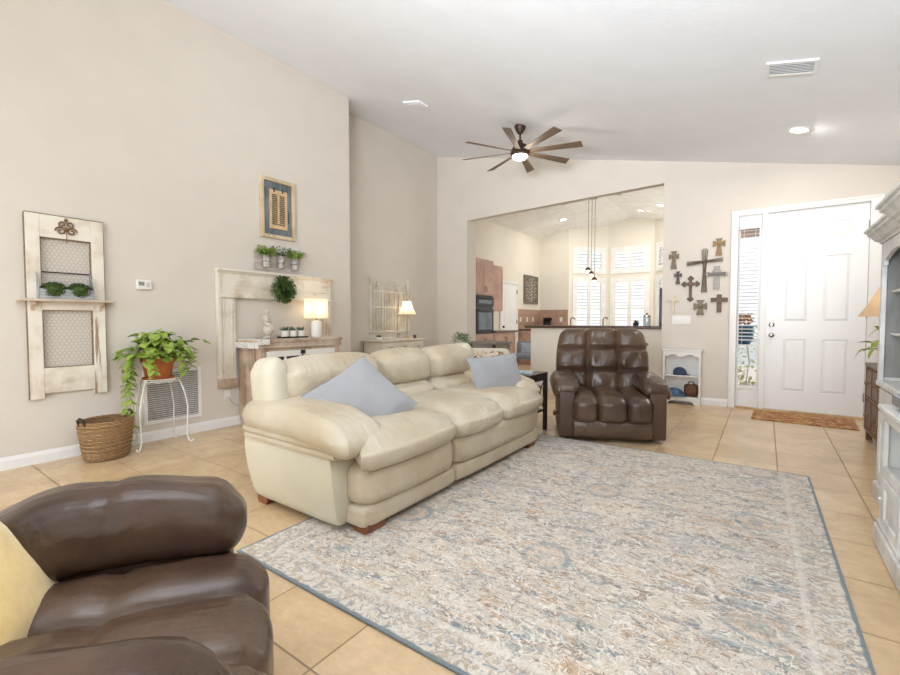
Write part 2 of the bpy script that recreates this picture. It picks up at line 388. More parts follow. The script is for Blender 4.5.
def thing(name, label, cat, loc=(0, 0, 0), rz=0, group=None, rot=None):
    o = bpy.data.objects.new(name, None); COL.objects.link(o); o.location = loc
    o.rotation_euler = rot or (0, 0, rz); o.empty_display_size = .1
    o['label'] = label; o['category'] = cat
    if group: o['group'] = group
    return o
def tag(o, label, cat, group=None, loc=None, rz=0):
    o['label'] = label; o['category'] = cat
    if group: o['group'] = group
    if loc: o.location = loc
    o.rotation_euler.z = rz
    return o
def struct(o, label=None):
    o['kind'] = 'structure'
    if label: o['label'] = label
    return o
def sthing(name, loc=(0, 0, 0), rz=0):
    o = bpy.data.objects.new(name, None); COL.objects.link(o); o.location = loc; o.rotation_euler = (0, 0, rz); o['kind'] = 'structure'
    return o
def dup(root, loc, rz, label, scale=None):
    r = root.copy(); COL.objects.link(r); r.location = loc; r.rotation_euler = (root.rotation_euler.x, root.rotation_euler.y, rz)
    r['label'] = label
    if scale: r.scale = (scale,) * 3
    for ch in list(root.children):
        c = ch.copy(); COL.objects.link(c); c.parent = r
        for g in list(ch.children):
            d = g.copy(); COL.objects.link(d); d.parent = c
    return r
D90 = PI / 2

# ------------------------------------------------------------------ the room shell
LX, RX, FY, BY = -4.63, 1.15, 6.75, -3.4
cz = lambda x: 3.06 - .228 * x
struct(B().prism([(-5.4, -3.6), (1.3, -3.6), (1.3, 13.3), (-5.4, 13.3)], -.1, 0, 'z').done('floor', TILE, smooth=0))
struct(B().prism([(-5.4, cz(-5.4)), (1.35, cz(1.35)), (1.35, cz(1.35) + .12), (-5.4, cz(-5.4) + .12)], -3.55, 6.87).done('ceiling', CEIL, smooth=0))
# left wall (thick block to the recess corner) and recess wall
struct(B().box(-5.25, LX, -3.5, 4.12, 0, cz(LX)+.02).done('wall_left', WALL, smooth=0))
struct(B().box(-5.25, -5.13, 4.12, 6.75, 0, cz(-5.13)+.02).done('wall_recess', WALL, smooth=0))
struct(B().box(RX, RX + .15, -3.5, 7.05, 0, cz(RX) + .02).done('wall_right', WALL, smooth=0))
fw = B()
def wp(x0, x1, z0, z1=None):
    fw.prism([(x0, z0), (x1, z0), (x1, cz(x1) + .02 if z1 is None else z1), (x0, cz(x0) + .02 if z1 is None else z1)], FY, FY + .3)
wp(-5.25, -4.45, 0); fw.prism([(-4.45, 2.945), (-1.18, 3.03), (-1.18, cz(-1.18) + .02), (-4.45, cz(-4.45) + .02)], FY, FY + .12); wp(-1.18, -.30, 0); wp(-.30, .97, 2.47); wp(.97, RX, 0)
struct(fw.done('wall_far', WALL, smooth=0))
# back wall with sliding door opening
bw = B()
for x0, x1, z0, z1 in ((-4.63, -4.2, 0, 2.55), (.6, 1.15, 0, 2.55), (-4.63, 1.15, 2.55, 2.75)):
    bw.box(x0, x1, BY - .15, BY, z0, z1)
bw.box(-4.63, -3.95, BY - .15, BY, 2.75, 3.3).box(.35, 1.15, BY - .15, BY, 2.75, 2.79)
bw.prism([(-4.63, 3.3), (-3.95, 3.3), (-.2, 3.3), (-1.05, 3.3), (-4.63, cz(-4.63))], BY - .15, BY)
struct(bw.done('wall_back', WALL, smooth=0))
# baseboards
def base(name, x0, y0, x1, y1, h=.095, t=.014):
    d = Vector((x1 - x0, y1 - y0, 0)); L = d.length; a = math.atan2(d.y, d.x)
    T = Matrix.Translation((x0, y0, 0)) @ Matrix.Rotation(a, 4, 'Z')
    return struct(B().prism([(0, 0), (t, 0), (t, h * .72), (t * .7, h * .8), (t * .45, h * .97), (0, h)], 0, L, 'x', T).done(name, TRIM, smooth=25))
base('baseboard_left', LX, 4.12, LX, -3.4)
base('baseboard_recess', -5.13, 6.75, -5.13, 4.12)
base('baseboard_far', -4.45, FY, -5.13, FY)
base('baseboard_far', -.37, FY, -1.18, FY)
base('baseboard_right', RX, -3.4, RX, 6.75)

# kitchen shell ------------------------------------------------------
kz = lambda x: 3.89 - .22 * abs(x + 2.97)
struct(B().prism([(-5.4, kz(-5.4)), (-2.97, kz(-2.97)), (-2.97, 4.0), (-5.4, kz(-5.4) + .11)], 6.872, 13.2).prism(
    [(-2.97, kz(-2.97)), (-.55, kz(-.55)), (-.55, kz(-.55) + .11), (-2.97, 4.0)], 6.872, 13.2).done('ceiling_kitchen', M('kitchen_ceiling', S(244, 242, 236), .9, bs=.08, bscale=38), smooth=0))
struct(B().box(-5.35, -5.2, 7.05, 11.7, 0, kz(-5.2) + .02).done('wall_kitchen_left', KWALL, smooth=0))
struct(B().prism([(-5.2, 0), (-4.35, 0), (-4.35, kz(-4.35) + .02), (-5.2, kz(-5.2) + .02)], 11.6, 11.72).done('wall_kitchen_back', KWALL, smooth=0))
struct(B().box(-.74, -.6, 7.05, 11.7, 0, kz(-.74) + .02).done('wall_kitchen_right', KWALL, smooth=0))
struct(B().prism([(-1.6, 0), (-.74, 0), (-.74, kz(-.74) + .02), (-1.6, kz(-1.6) + .02)], 11.6, 11.72).done('wall_kitchen_back', KWALL, smooth=0))
struct(B().box(-3.3, -1.18, 7.02, 7.16, 0, 1.0).done('wall_bar', KWALL, smooth=0))
base('baseboard_bar', -1.18, 7.02, -3.3, 7.02)
w_ = sthing('added_kitchen_door', (-.74, 9.9, 0), -D90)  # unseen door frame, invented to surround the kitchen fill light
f = B()
for a, b_, c, d in ((-.98, -.88, 0, 2.3), (.88, .98, 0, 2.3), (-.88, .88, 2.22, 2.3), (-.88, .88, 0, .1), (-.03, .03, .1, 2.22)): f.box(a, b_, -.03, -.002, c, d)
f.done('added_door_frame', TRIM, w_, smooth=0)
WN = [0]
LOUV = M('shutter_white', S(246, 245, 240), .5)
def bay(p0, p1, u0, u1):
    p0 = Vector((*p0, 0)); p1 = Vector((*p1, 0)); d = p1 - p0; L = d.length; a = math.atan2(d.y, d.x)
    T = Matrix.Translation(p0) @ Matrix.Rotation(a, 4, 'Z')
    z = lambda u: kz((p0 + d * (u / L)).x) + .03
    m = B()
    def q(a0, a1, z0, z1=None):
        if z1 is None:
            us = [a0, a1]; k = (-2.97 - p0.x) / d.x * L if abs(d.x) > 1e-3 else -1
            if a0 < k < a1: us = [a0, k, a1]
            m.prism([(a0, z0), (a1, z0)] + [(u, z(u)) for u in us[::-1]], 0, .12, 'y', T)
        else: m.box(a0, a1, 0, .12, z0, z1, T)
    q(0, u0, 0); q(u1, L, 0); q(u0, u1, 0, .55); q(u0, u1, 2.27, 2.44); q(u0, u1, 3.1)
    struct(m.done('wall_bay', KWALL, smooth=0))
    for (z0, z1, tiers) in ((.55, 2.27, 2), (2.44, 3.1, 1)):
        WN[0] += 1
        w_ = sthing('window_%d' % WN[0], p0, a)
        f = B(); c = .06
        f.box(u0 - .03, u0 + c, -.03, .10, z0 - .03, z1 + .03).box(u1 - c, u1 + .03, -.03, .10, z0 - .03, z1 + .03)
        f.box(u0 + c, u1 - c, -.03, .10, z1 - c, z1 + .03).box(u0 + c, u1 - c, -.03, .10, z0 - .03, z0 + c)
        f.done('window_frame', LOUV, w_, smooth=0)
        B().box(u0 + c, u1 - c, .07, .075, z0 + c, z1 - c).done('pane', GLASSM, w_, smooth=0)
        um = (u0 + u1) / 2
        for s0, s1 in ((u0 + c, um - .004), (um + .004, u1 - c)):
            sh = B(); sw = .045
            zz = [z0 + c, z1 - c] if tiers == 1 else [z0 + c, (z0 + z1) / 2 + .05, z1 - c]
            sh.box(s0, s0 + sw, -.02, .01, z0 + c, z1 - c).box(s1 - sw, s1, -.02, .01, z0 + c, z1 - c)
            for k in range(len(zz)):
                sh.box(s0 + sw, s1 - sw, -.02, .01, zz[k] - (.05 if k == len(zz) - 1 else (.03 if k else 0)), zz[k] + (.05 if k == 0 else (.03 if k < len(zz) - 1 else 0)))
            for k in range(len(zz) - 1):
                zc = zz[k] + .08
                while zc < zz[k + 1] - .07:
                    sh.box(s0 + sw, s1 - sw, -.035, .035, -.004, .004, Matrix.Translation((0, -.002, zc)) @ Matrix.Rotation(math.radians(-12), 4, 'X'))
                    zc += .088
                sh.tube([((s0 + s1) / 2, -.04, zz[k] + .07), ((s0 + s1) / 2, -.04, zz[k + 1] - .07)], .006, 5)
            sh.done('shutter', LOUV, w_, smooth=0)
bay((-4.35, 11.6), (-3.58, 12.5), .14, 1.08)
bay((-3.58, 12.5), (-2.38, 12.5), .12, 1.06)
bay((-2.38, 12.5), (-1.6, 11.6), .12, 1.06)
# outside ground and hedge
struct(B().prism([(-25, -20), (20, -20), (20, 40), (-25, 40)], -.2, -.12, 'z').done('ground_outside', M('pale_paving', S(206, 204, 196), .9), smooth=0))

# ------------------------------------------------------------------ front door, sidelight, casing
tr = B()
tr.box(-.37, -.30, FY - .022, FY + .10, 0, 2.50).box(.93, 1.03, FY - .022, FY + .10, 0, 2.50).box(-.37, 1.03, FY - .024, FY + .10, 2.452, 2.50)
tr.box(-.055, .002, FY - .022, FY + .10, 0.02, 2.455)
for x0, x1 in ((-.375, -.355), (1.012, 1.035)): tr.box(x0, x1, FY - .032, FY - .02, 0, 2.51)
tr.box(-.375, 1.035, FY - .034, FY - .02, 2.49, 2.515)
struct(tr.done('trim_1', TRIM, bevel=.004, smooth=0))
struct(B().box(-.385, 1.03, FY - .02, FY + .2, 0, .02).done('trim_2', PINE, smooth=0))
dr = sthing('door_1', (.465, FY, 0))
DOORW = M('white_door_paint', S(243, 243, 242), .35, S(240, 240, 239), 3)
s = B(); dx0, dx1, yb, yf = -.462, .462, .07, .03
cols = ((-.285, -.055), (.085, .32)); rows = ((.26, .90), (1.11, 1.89), (2.10, 2.28))
# slab: back sheet + stiles and rails standing proud, panels with bevelled field
s.box(dx0, dx1, yf + .014, yb, .022, 2.45)
xs = [dx0, cols[0][0], cols[0][1], cols[1][0], cols[1][1], dx1]
for i in (0, 2, 4): s.box(xs[i], xs[i + 1], yf, yf + .014, .022, 2.45)
zz = [.022, rows[0][0], rows[0][1], rows[1][0], rows[1][1], rows[2][0], rows[2][1], 2.45]
for c0, c1 in cols:
    for i in (0, 2, 4, 6): s.box(c0, c1, yf, yf + .014, zz[i], zz[i + 1])
s.done('door_slab', DOORW, dr, smooth=0)
for c0, c1 in cols:
    for z0, z1 in rows:
        g = .035; B().add([(c0 + .008, yf + .013, z0 + .008), (c1 - .008, yf + .013, z0 + .008), (c1 - .008, yf + .013, z1 - .008), (c0 + .008, yf + .013, z1 - .008),
              (c0 + g, yf + .002, z0 + g), (c1 - g, yf + .002, z0 + g), (c1 - g, yf + .002, z1 - g), (c0 + g, yf + .002, z1 - g)],
              [(0, 1, 5, 4), (1, 2, 6, 5), (2, 3, 7, 6), (3, 0, 4, 7), (4, 5, 6, 7)]).done('door_panel', DOORW, dr, smooth=0)
RY = Matrix.Rotation(D90, 4, 'X')
h = B(); h.lathe([(.032, 0), (.03, .008), (.012, .012), (.012, .035), (.022, .042), (.03, .055), (.028, .07), (.012, .078)], 16, Mx=Matrix.Translation((-.40, yf, .945)) @ RY)
h.done('door_knob', CHROME, dr)
h = B(); h.lathe([(.032, 0), (.03, .012), (.02, .018)], 16, Mx=Matrix.Translation((-.40, yf, 1.075)) @ RY); h.box(-.405, -.395, yf - .04, yf - .015, 1.055, 1.095); h.done('deadbolt', CHROME, dr)
for z in (.25, 1.2, 2.2): B().tube([(.462, yf - .012, z - .05), (.462, yf - .012, z + .05)], .009, 8).done('hinge', CHROME, dr)
# sidelight
sl = sthing('window_7', (-.18, FY, 0))
f = B(); f.box(-.12, -.098, .02, .09, .02, 2.455).box(.098, .122, .02, .09, .02, 2.455).box(-.098, .098, .02, .09, .02, .29).box(-.098, .098, .02, .09, 2.33, 2.455)
f.box(-.11, .11, .008, .02, .25, .29).box(-.11, -.098, .008, .02, .29, 2.33).box(.098, .11, .008, .02, .29, 2.33)
f.done('window_frame', TRIM, sl, bevel=.003, smooth=0)
B().box(-.098, .098, .06, .064, .29, 2.33).done('pane', GLASSM, sl, smooth=0)
f = B(); f.box(-.108, .108, -.035, .015, 2.28, 2.345)
z = 2.26
while z > .86: f.box(-.096, .096, -.022, .022, -.0012, .0012, Matrix.Translation((0, .0, z)) @ Matrix.Rotation(math.radians(16), 4, 'X')); z -= .046
f.box(-.096, .096, -.018, .018, .80, .82)
for x in (-.06, .06): f.box(x - .002, x + .002, -.004, .004, .8, 2.28)
f.done('blind', M('blind_white', S(236, 234, 230), .5), sl, smooth=0)
# porch outside: planter with orange flowers on scroll stand
t = thing('porch_planter', 'blue pot of orange flowers out on the porch, seen through the sidelight', 'planter', (-.28, 7.75, 0))
B().lathe([(.10, .78), (.15, .86), (.155, 1.03), (.17, 1.06), (.14, 1.05)], 18).done('pot', M('blue_glaze', S(52, 110, 146), .3), t)
f = B(); rnd = random.Random(3)
for k in range(140):
    a = rnd.uniform(0, 6.28); r_ = rnd.uniform(0, .16); f.ball((r_ * math.cos(a), r_ * math.sin(a), 1.08 + rnd.uniform(0, .14)), .018, 6)
f.done('flowers', M('orange_flower', S(226, 148, 70), .7), t)
f = B()
for a in range(4):
    c, s_ = math.cos(a * D90 + .78), math.sin(a * D90 + .78)
    f.tube([(c * .1, s_ * .1, .78), (c * .15, s_ * .15, .5), (c * .10, s_ * .10, .25), (c * .17, s_ * .17, -.1)], .008, 6)
f.lathe([(.14, .76), (.14, .78)], 16); f.done('stand', IRONW, t)
sh = B(); rnd = random.Random(5)
for k in range(520):
    a = rnd.uniform(0, 6.28); u = rnd.uniform(-1, 1); r_ = rnd.uniform(.35, .5)
    p = Vector((math.cos(a) * math.sqrt(1 - u * u) * .40, math.sin(a) * math.sqrt(1 - u * u) * .4, .55 + u * .6))
    sh.leaf(p, (math.cos(a), math.sin(a), u), .07, .05)
tag(sh.done('shrub', M('pale_leaf', S(196, 206, 140), .6, S(222, 226, 180), 12)), 'bright green shrub growing outside beyond the sidelight', 'shrub', loc=(.0, 9.2, -.1))

struct(B().box(-.58, 1.3, 7.06, 9.6, 2.62, 2.7).done('ceiling_porch', M('porch_soffit', S(120, 96, 82), .8), smooth=0))
# ------------------------------------------------------------------ ceiling fixtures
TH = math.atan(.228)
def vent(label, x, y, sx, sy, name='ceiling_vent', n=7):
    t = thing(name, label, 'vent', (x, y, cz(x) - .001), rot=(0, TH, 0))
    f = B(); b_ = .022
    f.box(-sx / 2, sx / 2, -sy / 2, -sy / 2 + b_, -.012, 0).box(-sx / 2, sx / 2, sy / 2 - b_, sy / 2, -.012, 0)
    f.box(-sx / 2, -sx / 2 + b_, -sy / 2 + b_, sy / 2 - b_, -.012, 0).box(sx / 2 - b_, sx / 2, -sy / 2 + b_, sy / 2 - b_, -.012, 0); f.done('frame', TRIM, t, smooth=0)
    B().box(-sx / 2 + b_, sx / 2 - b_, -sy / 2 + b_, sy / 2 - b_, -.002, 0).done('backing', M('vent_shadow', S(180, 180, 182), .8), t, smooth=0)
    f = B()
    for k in range(n):
        y_ = -sy / 2 + b_ + (k + .5) * (sy - 2 * b_) / n
        f.box(-sx / 2 + b_, sx / 2 - b_, -.009, .009, -.001, .001, Matrix.Translation((0, y_, -.008)) @ Matrix.Rotation(.6, 4, 'X'))
    f.done('louvre', TRIM, t, smooth=0)
vent('white louvred supply vent on the ceiling, upper right', .12, 4.26, .32, .22)
t = B().box(-.14, .14, -.09, .09, -.02, 0).box(-.10, .10, -.05, .05, -.026, -.02).done('ceiling_speaker', CEIL, bevel=.003, smooth=0)
tag(t, 'small flat white rectangular plate on the ceiling, left of the fan', 'vent'); t.location = (-3.71, 4.42, cz(-3.71)); t.rotation_euler = (0, TH, 0)
LAMPW = emis('warm_white_lens', (1, .93, .82, 1), 7)
def can(label, loc, rot, power, r=.075, lit=True, group=None):
    t = thing('recessed_light', label, 'light', loc, rot=rot, group=group)
    B().lathe([(r + .018, 0), (r + .018, -.006), (r, -.009), (r - .006, -.002), (r - .006, 0)], 24).done('trim_ring', TRIM, t)
    B().lathe([(r - .006, -.001), (r - .006, -.004), (.001, -.004)], 24).done('lens', LAMPW if lit else M('speaker_mesh', S(196, 194, 190), .8), t)
    if lit:
        l = area('recessed_beam', Vector(loc) - Vector((0, 0, .02)), (0, 0, 0), .12, .12, power, (1, .95, .89), 'DISK')
can('lit round recessed light in the living room ceiling', (.23, 5.6, cz(.23)), (0, TH, 0), 14)
THK = math.atan(.22)
can('lit recessed light over the kitchen cabinets, left of the pendant', (-4.13, 10.59, kz(-4.13)), (0, -THK, 0), 9)
can('lit recessed light at the right end of the kitchen ceiling', (-1.93, 10.6, kz(-1.93)), (0, THK, 0), 9)
can('lit recessed light over the bay, right of the pendant', (-2.5, 11.4, kz(-2.5)), (0, THK, 0), 9)
can('unlit grey speaker disc in the kitchen ceiling, nearer the oven', (-3.7, 9.53, kz(-3.7)), (0, -THK, 0), 0, .09, False)
can('unlit grey speaker disc in the kitchen ceiling, right of the pendant cords', (-2.6, 9.74, kz(-2.6)), (0, THK, 0), 0, .10, False)

# ceiling fan
fz = 3.325
t = thing('ceiling_fan', 'bronze eight bladed ceiling fan with lit dome lamp', 'ceiling fan', (-2.655, 5.28, fz))
top = cz(-2.655) - fz
B().lathe([(.004, top - .10), (.035, top - .10), (.062, top - .05), (.075, top - .015), (.075, top + .0)], 20).done('canopy', BRONZE, t)
B().tube([(0, 0, .1), (0, 0, top - .08)], .013, 10).done('downrod', BRONZE, t)
B().lathe([(.015, .16), (.03, .15), (.04, .10), (.085, .085), (.10, .05), (.115, .03), (.125, -.03), (.105, -.05), (.08, -.05)], 28).done('motor_housing', BRONZE, t)
B().lathe([(.10, -.05), (.098, -.065), (.08, -.085), (.04, -.098), (.002, -.10)], 28).done('light_dome', emis('fan_dome', (1, .95, .86, 1), 5), t)
bl = None
for k in range(8):
    a = math.radians(15 + 45 * k)
    if bl is None:
        g = B(); n = 8; vs = []
        for i in range(n + 1):
            u = i / n; x = .10 + u * .67; hw = .032 + .024 * u
            skew = .018 if i == n else 0
            for (yy, zz_) in ((-hw, -.003), (hw, -.003), (hw, .004), (-hw, .004)): vs.append((x + (skew if yy > 0 else 0), yy, zz_))
        fs = [(i * 4 + k_, i * 4 + (k_ + 1) % 4, i * 4 + 4 + (k_ + 1) % 4, i * 4 + 4 + k_) for i in range(n) for k_ in range(4)] + [(0, 1, 2, 3), (n * 4, n * 4 + 1, n * 4 + 2, n * 4 + 3)]
        g.add(vs, fs, Matrix.Rotation(math.radians(-16), 4, 'X'))
        bl = g.done('blade', BLADE, t, smooth=0); o = bl
    else:
        o = bl.copy(); COL.objects.link(o); o.parent = t
    o.rotation_euler.z = a; o.location.z = .0
point('fan_lamp', (-2.655, 5.28, fz - .17), 7, (1, .92, .8), .12)

# ------------------------------------------------------------------ rug
rug = B().rbox((0, 0, .006), (2.375, 2.90, .012), .005, 6).done('area_rug', rug_mat(1.1875, 1.45))
tag(rug, 'large faded cream, blue and tan patterned area rug on tile floor', 'rug', loc=(-.888, 2.56, .001), rz=math.radians(.7))
mt = B().rbox((0, 0, .006), (.92, .60, .012), .005, 4).done('door_mat', DOORMAT)
tag(mt, 'rust and gold floral mat lying inside the front door', 'door mat', loc=(.36, 6.36, .001), rz=math.radians(-2))

# ------------------------------------------------------------------ sofa
def nz(p, s, seed=0): return noise.noise(Vector((p[0] * s + seed, p[1] * s, p[2] * s + seed * .7)))
t = thing('leather_sofa', 'cream leather three seat sofa with padded arms on the rug edge', 'sofa', (-2.11, 2.585, 0))
HY = 1.15
B().box(-.44, .30, -1.05, 1.05, .07, .36).done('frame', CREAMS, t, bevel=.02)
for sgn in (-1, 1):
    def fa(p, u, sgn=sgn):
        zf = (p.z + .2) / .4
        y = p.y + sgn * (.05 * zf + .02 * math.sin(zf * PI)) * max(0, u.y * sgn)
        x = p.x - (.05 * zf if u.x < 0 else 0) + (.02 * math.sin(zf * PI)) * max(0, u.x)
        return (x, y, p.z)
    B().rbox((-.055, sgn * 1.0, .235), (.77, .20, .39), .03, 12, fa).done('arm_base', CREAMS, t)
    for zc, ex in ((.435, .0), (.475, .012)):
        B().rbox((-.04, sgn * 1.015, zc), (.84 + ex, .30 + ex, .05), .024, 12).done('arm_band', CREAM, t)
    def fp(p, u, sgn=sgn):
        f_ = (u.x + 1) / 2
        z = p.z * (1 - .15 * f_ ** 3) - .07 * f_ ** 4 + .012 * nz(p, 7, 3) + .03 * (1 - u.x ** 2) * (1) * max(0, u.z)
        y = p.y * (1 + .06 * math.sin(f_ * PI)); x = p.x
        if u.x > .6: x -= .008 * abs(math.sin(u.y * 9)) * (u.x - .6) * 2
        return (x, y, z)
    B().rbox((-.005, sgn * 1.01, .552), (.94, .36, .165), .083, 18, fp).done('arm_pad', CREAM, t)
for ya, yz in ((-1.05, -.23), (-.22, 1.09)):
    def ff(p, u):
        return (p.x + .02 * (1 - u.y ** 2) * max(0, u.x) + .004 * nz(p, 12, 5) * max(0, u.x), p.y, p.z)
    B().rbox((.27, (ya + yz) / 2, .26), (.44, yz - ya, .235), .085, 16, ff).done('front_panel', CREAM, t)
    B().rbox((.28, (ya + yz) / 2, .105), (.40, yz - ya, .125), .04, 14).done('front_rail', CREAM, t)
yb = [-1.10, -.25, .37, 1.10]
for i in range(3):
    y0, y1 = yb[i], yb[i + 1]; yc = (y0 + y1) / 2; wd = y1 - y0 + .02
    def fs_(p, u, i=i):
        crown = .045 * (1 - abs(u.x) ** 3) * (1 - abs(u.y) ** 3)
        z = p.z + crown * max(0, u.z) + .006 * nz(p, 9, i * 4) * max(0, u.z)
        z -= .035 * max(0, u.x) ** 3 * max(0, u.z)
        x = p.x + .035 * (1 - u.y ** 2) * max(0, u.x)
        y = p.y
        # inner cushion narrows behind the arm pads
        back = max(0, -u.x * .5 + .5)
        if i == 0 and u.y < 0: y = p.y + .30 * min(1, back * 1.6) * abs(u.y)
        if i == 2 and u.y > 0: y = p.y - .30 * min(1, back * 1.6) * abs(u.y)
        return (x, y, z)
    B().rbox((.14, yc, .43), (.76, wd, .19), .09, 18, fs_).done('seat_cushion', CREAM, t)
T0 = Matrix.Translation((-.29, 0, .378)) @ Matrix.Rotation(math.radians(-9), 4, 'Y')
yb = [-1.05, -.20, .40, 1.06]
for i in range(3):
    y0, y1 = yb[i], yb[i + 1]; yc = (y0 + y1) / 2; wd = y1 - y0 + .01
    def fb(p, u, i=i):
        x = p.x + (.05 * (1 - u.z ** 2) * (1 - abs(u.y) ** 3)) * max(0, u.x) + .01 * nz(p, 8, i * 3 + 9) * max(0, u.x)
        z = p.z + .03 * (1 - u.y ** 2) * max(0, u.z)
        if (i == 0 and u.y < 0) or (i == 2 and u.y > 0): z -= .05 * abs(u.y) ** 5 * max(0, u.z)
        return (x, p.y, z)
    B().rbox((.0, yc, .345), (.28, wd, .30), .11, 16, fb, T0).done('back_cushion', CREAM, t)
    def fl(p, u, i=i):
        x = p.x + (.05 * (1 - u.z ** 2) * (1 - abs(u.y) ** 4)) * max(0, u.x) + .008 * nz(p, 8, i * 3 + 2) * max(0, u.x)
        return (x, p.y, p.z)
    B().rbox((.06, (yc * .86), .13), (.26, wd * .86, .22), .09, 14, fl, T0).done('lumbar_cushion', CREAM, t)
B().rbox((-.40, 0, .42), (.13, 2.02, .74), .05, 14, lambda p, u: (p.x - .03 * (p.z + .37), p.y, p.z)).done('back_shell', CREAMS, t)
for sgn in (-1, 1): B().rbox((.0, sgn * 1.045, .275), (.26, .17, .46), .084, 14, lambda p, u: (p.x, p.y, p.z + .02 * (1 - u.y ** 2) * max(0, u.z)), T0).done('back_side', CREAMS, t)
for x, y in ((.41, -.95), (.41, .96), (-.38, -1.02), (-.38, 1.02)):
    B().prism([(-.06, .07), (.06, .07), (.045, -.0), (-.045, -.0)], -.07, .07, 'y', Matrix.Translation((x, y, .0))).done('foot', FOOTWOOD, t, bevel=.004)

def pillow(name, w_, h_, t_, mat, label, loc, rot, n=16, piping=True, group=None):
    r = B(); vs = []; fs = []
    for s_ in (1, -1):
        o_ = len(vs)
        for i in range(n + 1):
            for j in range(n + 1):
                u = i / n * 2 - 1; v = j / n * 2 - 1
                th = ((1 - u * u) * (1 - v * v)) ** .45
                x = u * w_ / 2 * (1 - .07 * (1 - v * v)); y = v * h_ / 2 * (1 - .07 * (1 - u * u))
                z = s_ * t_ / 2 * th + .01 * noise.noise(Vector((u * 2.2, v * 2.2, s_ * 3 + w_ * 9))) * (1 - max(abs(u), abs(v)) ** 4)
                vs.append((x, y, z))
        for i in range(n):
            for j in range(n):
                a = o_ + i * (n + 1) + j; q = (a, a + 1, a + n + 2, a + n + 1); fs.append(q if s_ < 0 else q[::-1])
    r.add(vs, fs); bmesh.ops.remove_doubles(r.bm, verts=r.bm.verts, dist=.0005)
    e = thing(name, label, 'pillow', loc, rot=rot, group=group)
    r.done('cover', mat, e)
    if piping:
        pts = []
        for k in range(4 * n + 1):
            k_ = k % (4 * n); sd, q = divmod(k_, n); u = q / n * 2 - 1
            u, v = [(u, -1), (1, u), (-u, 1), (-1, -u)][sd]
            pts.append((u * w_ / 2 * (1 - .07 * (1 - v * v)), v * h_ / 2 * (1 - .07 * (1 - u * u)), 0))
        B().tube(pts, .004, 6, False).done('piping', mat, e)
    return e
def axes(nrm, up, roll=0):
    n_ = Vector(nrm).normalized(); u_ = Vector(up); x_ = u_.cross(n_).normalized(); y_ = n_.cross(x_)
    m = Matrix((x_, y_, n_)).transposed() @ Matrix.Rotation(roll, 3, 'Z')
    return m.to_euler()
pillow('throw_pillow', .50, .50, .17, BLUEP, 'slate blue square pillow propped on its corner at near sofa arm', (-2.00, 1.86, .635), axes((.60, -.42, .70), (-.2, 0, 1), math.radians(29)))
pillow('throw_pillow', .54, .36, .15, BLUEP, 'slate blue rectangular pillow upright at far end of sofa', (-1.88, 3.33, .65), axes((.85, -.35, .36), (-.3, 0, 1), math.radians(-4)))

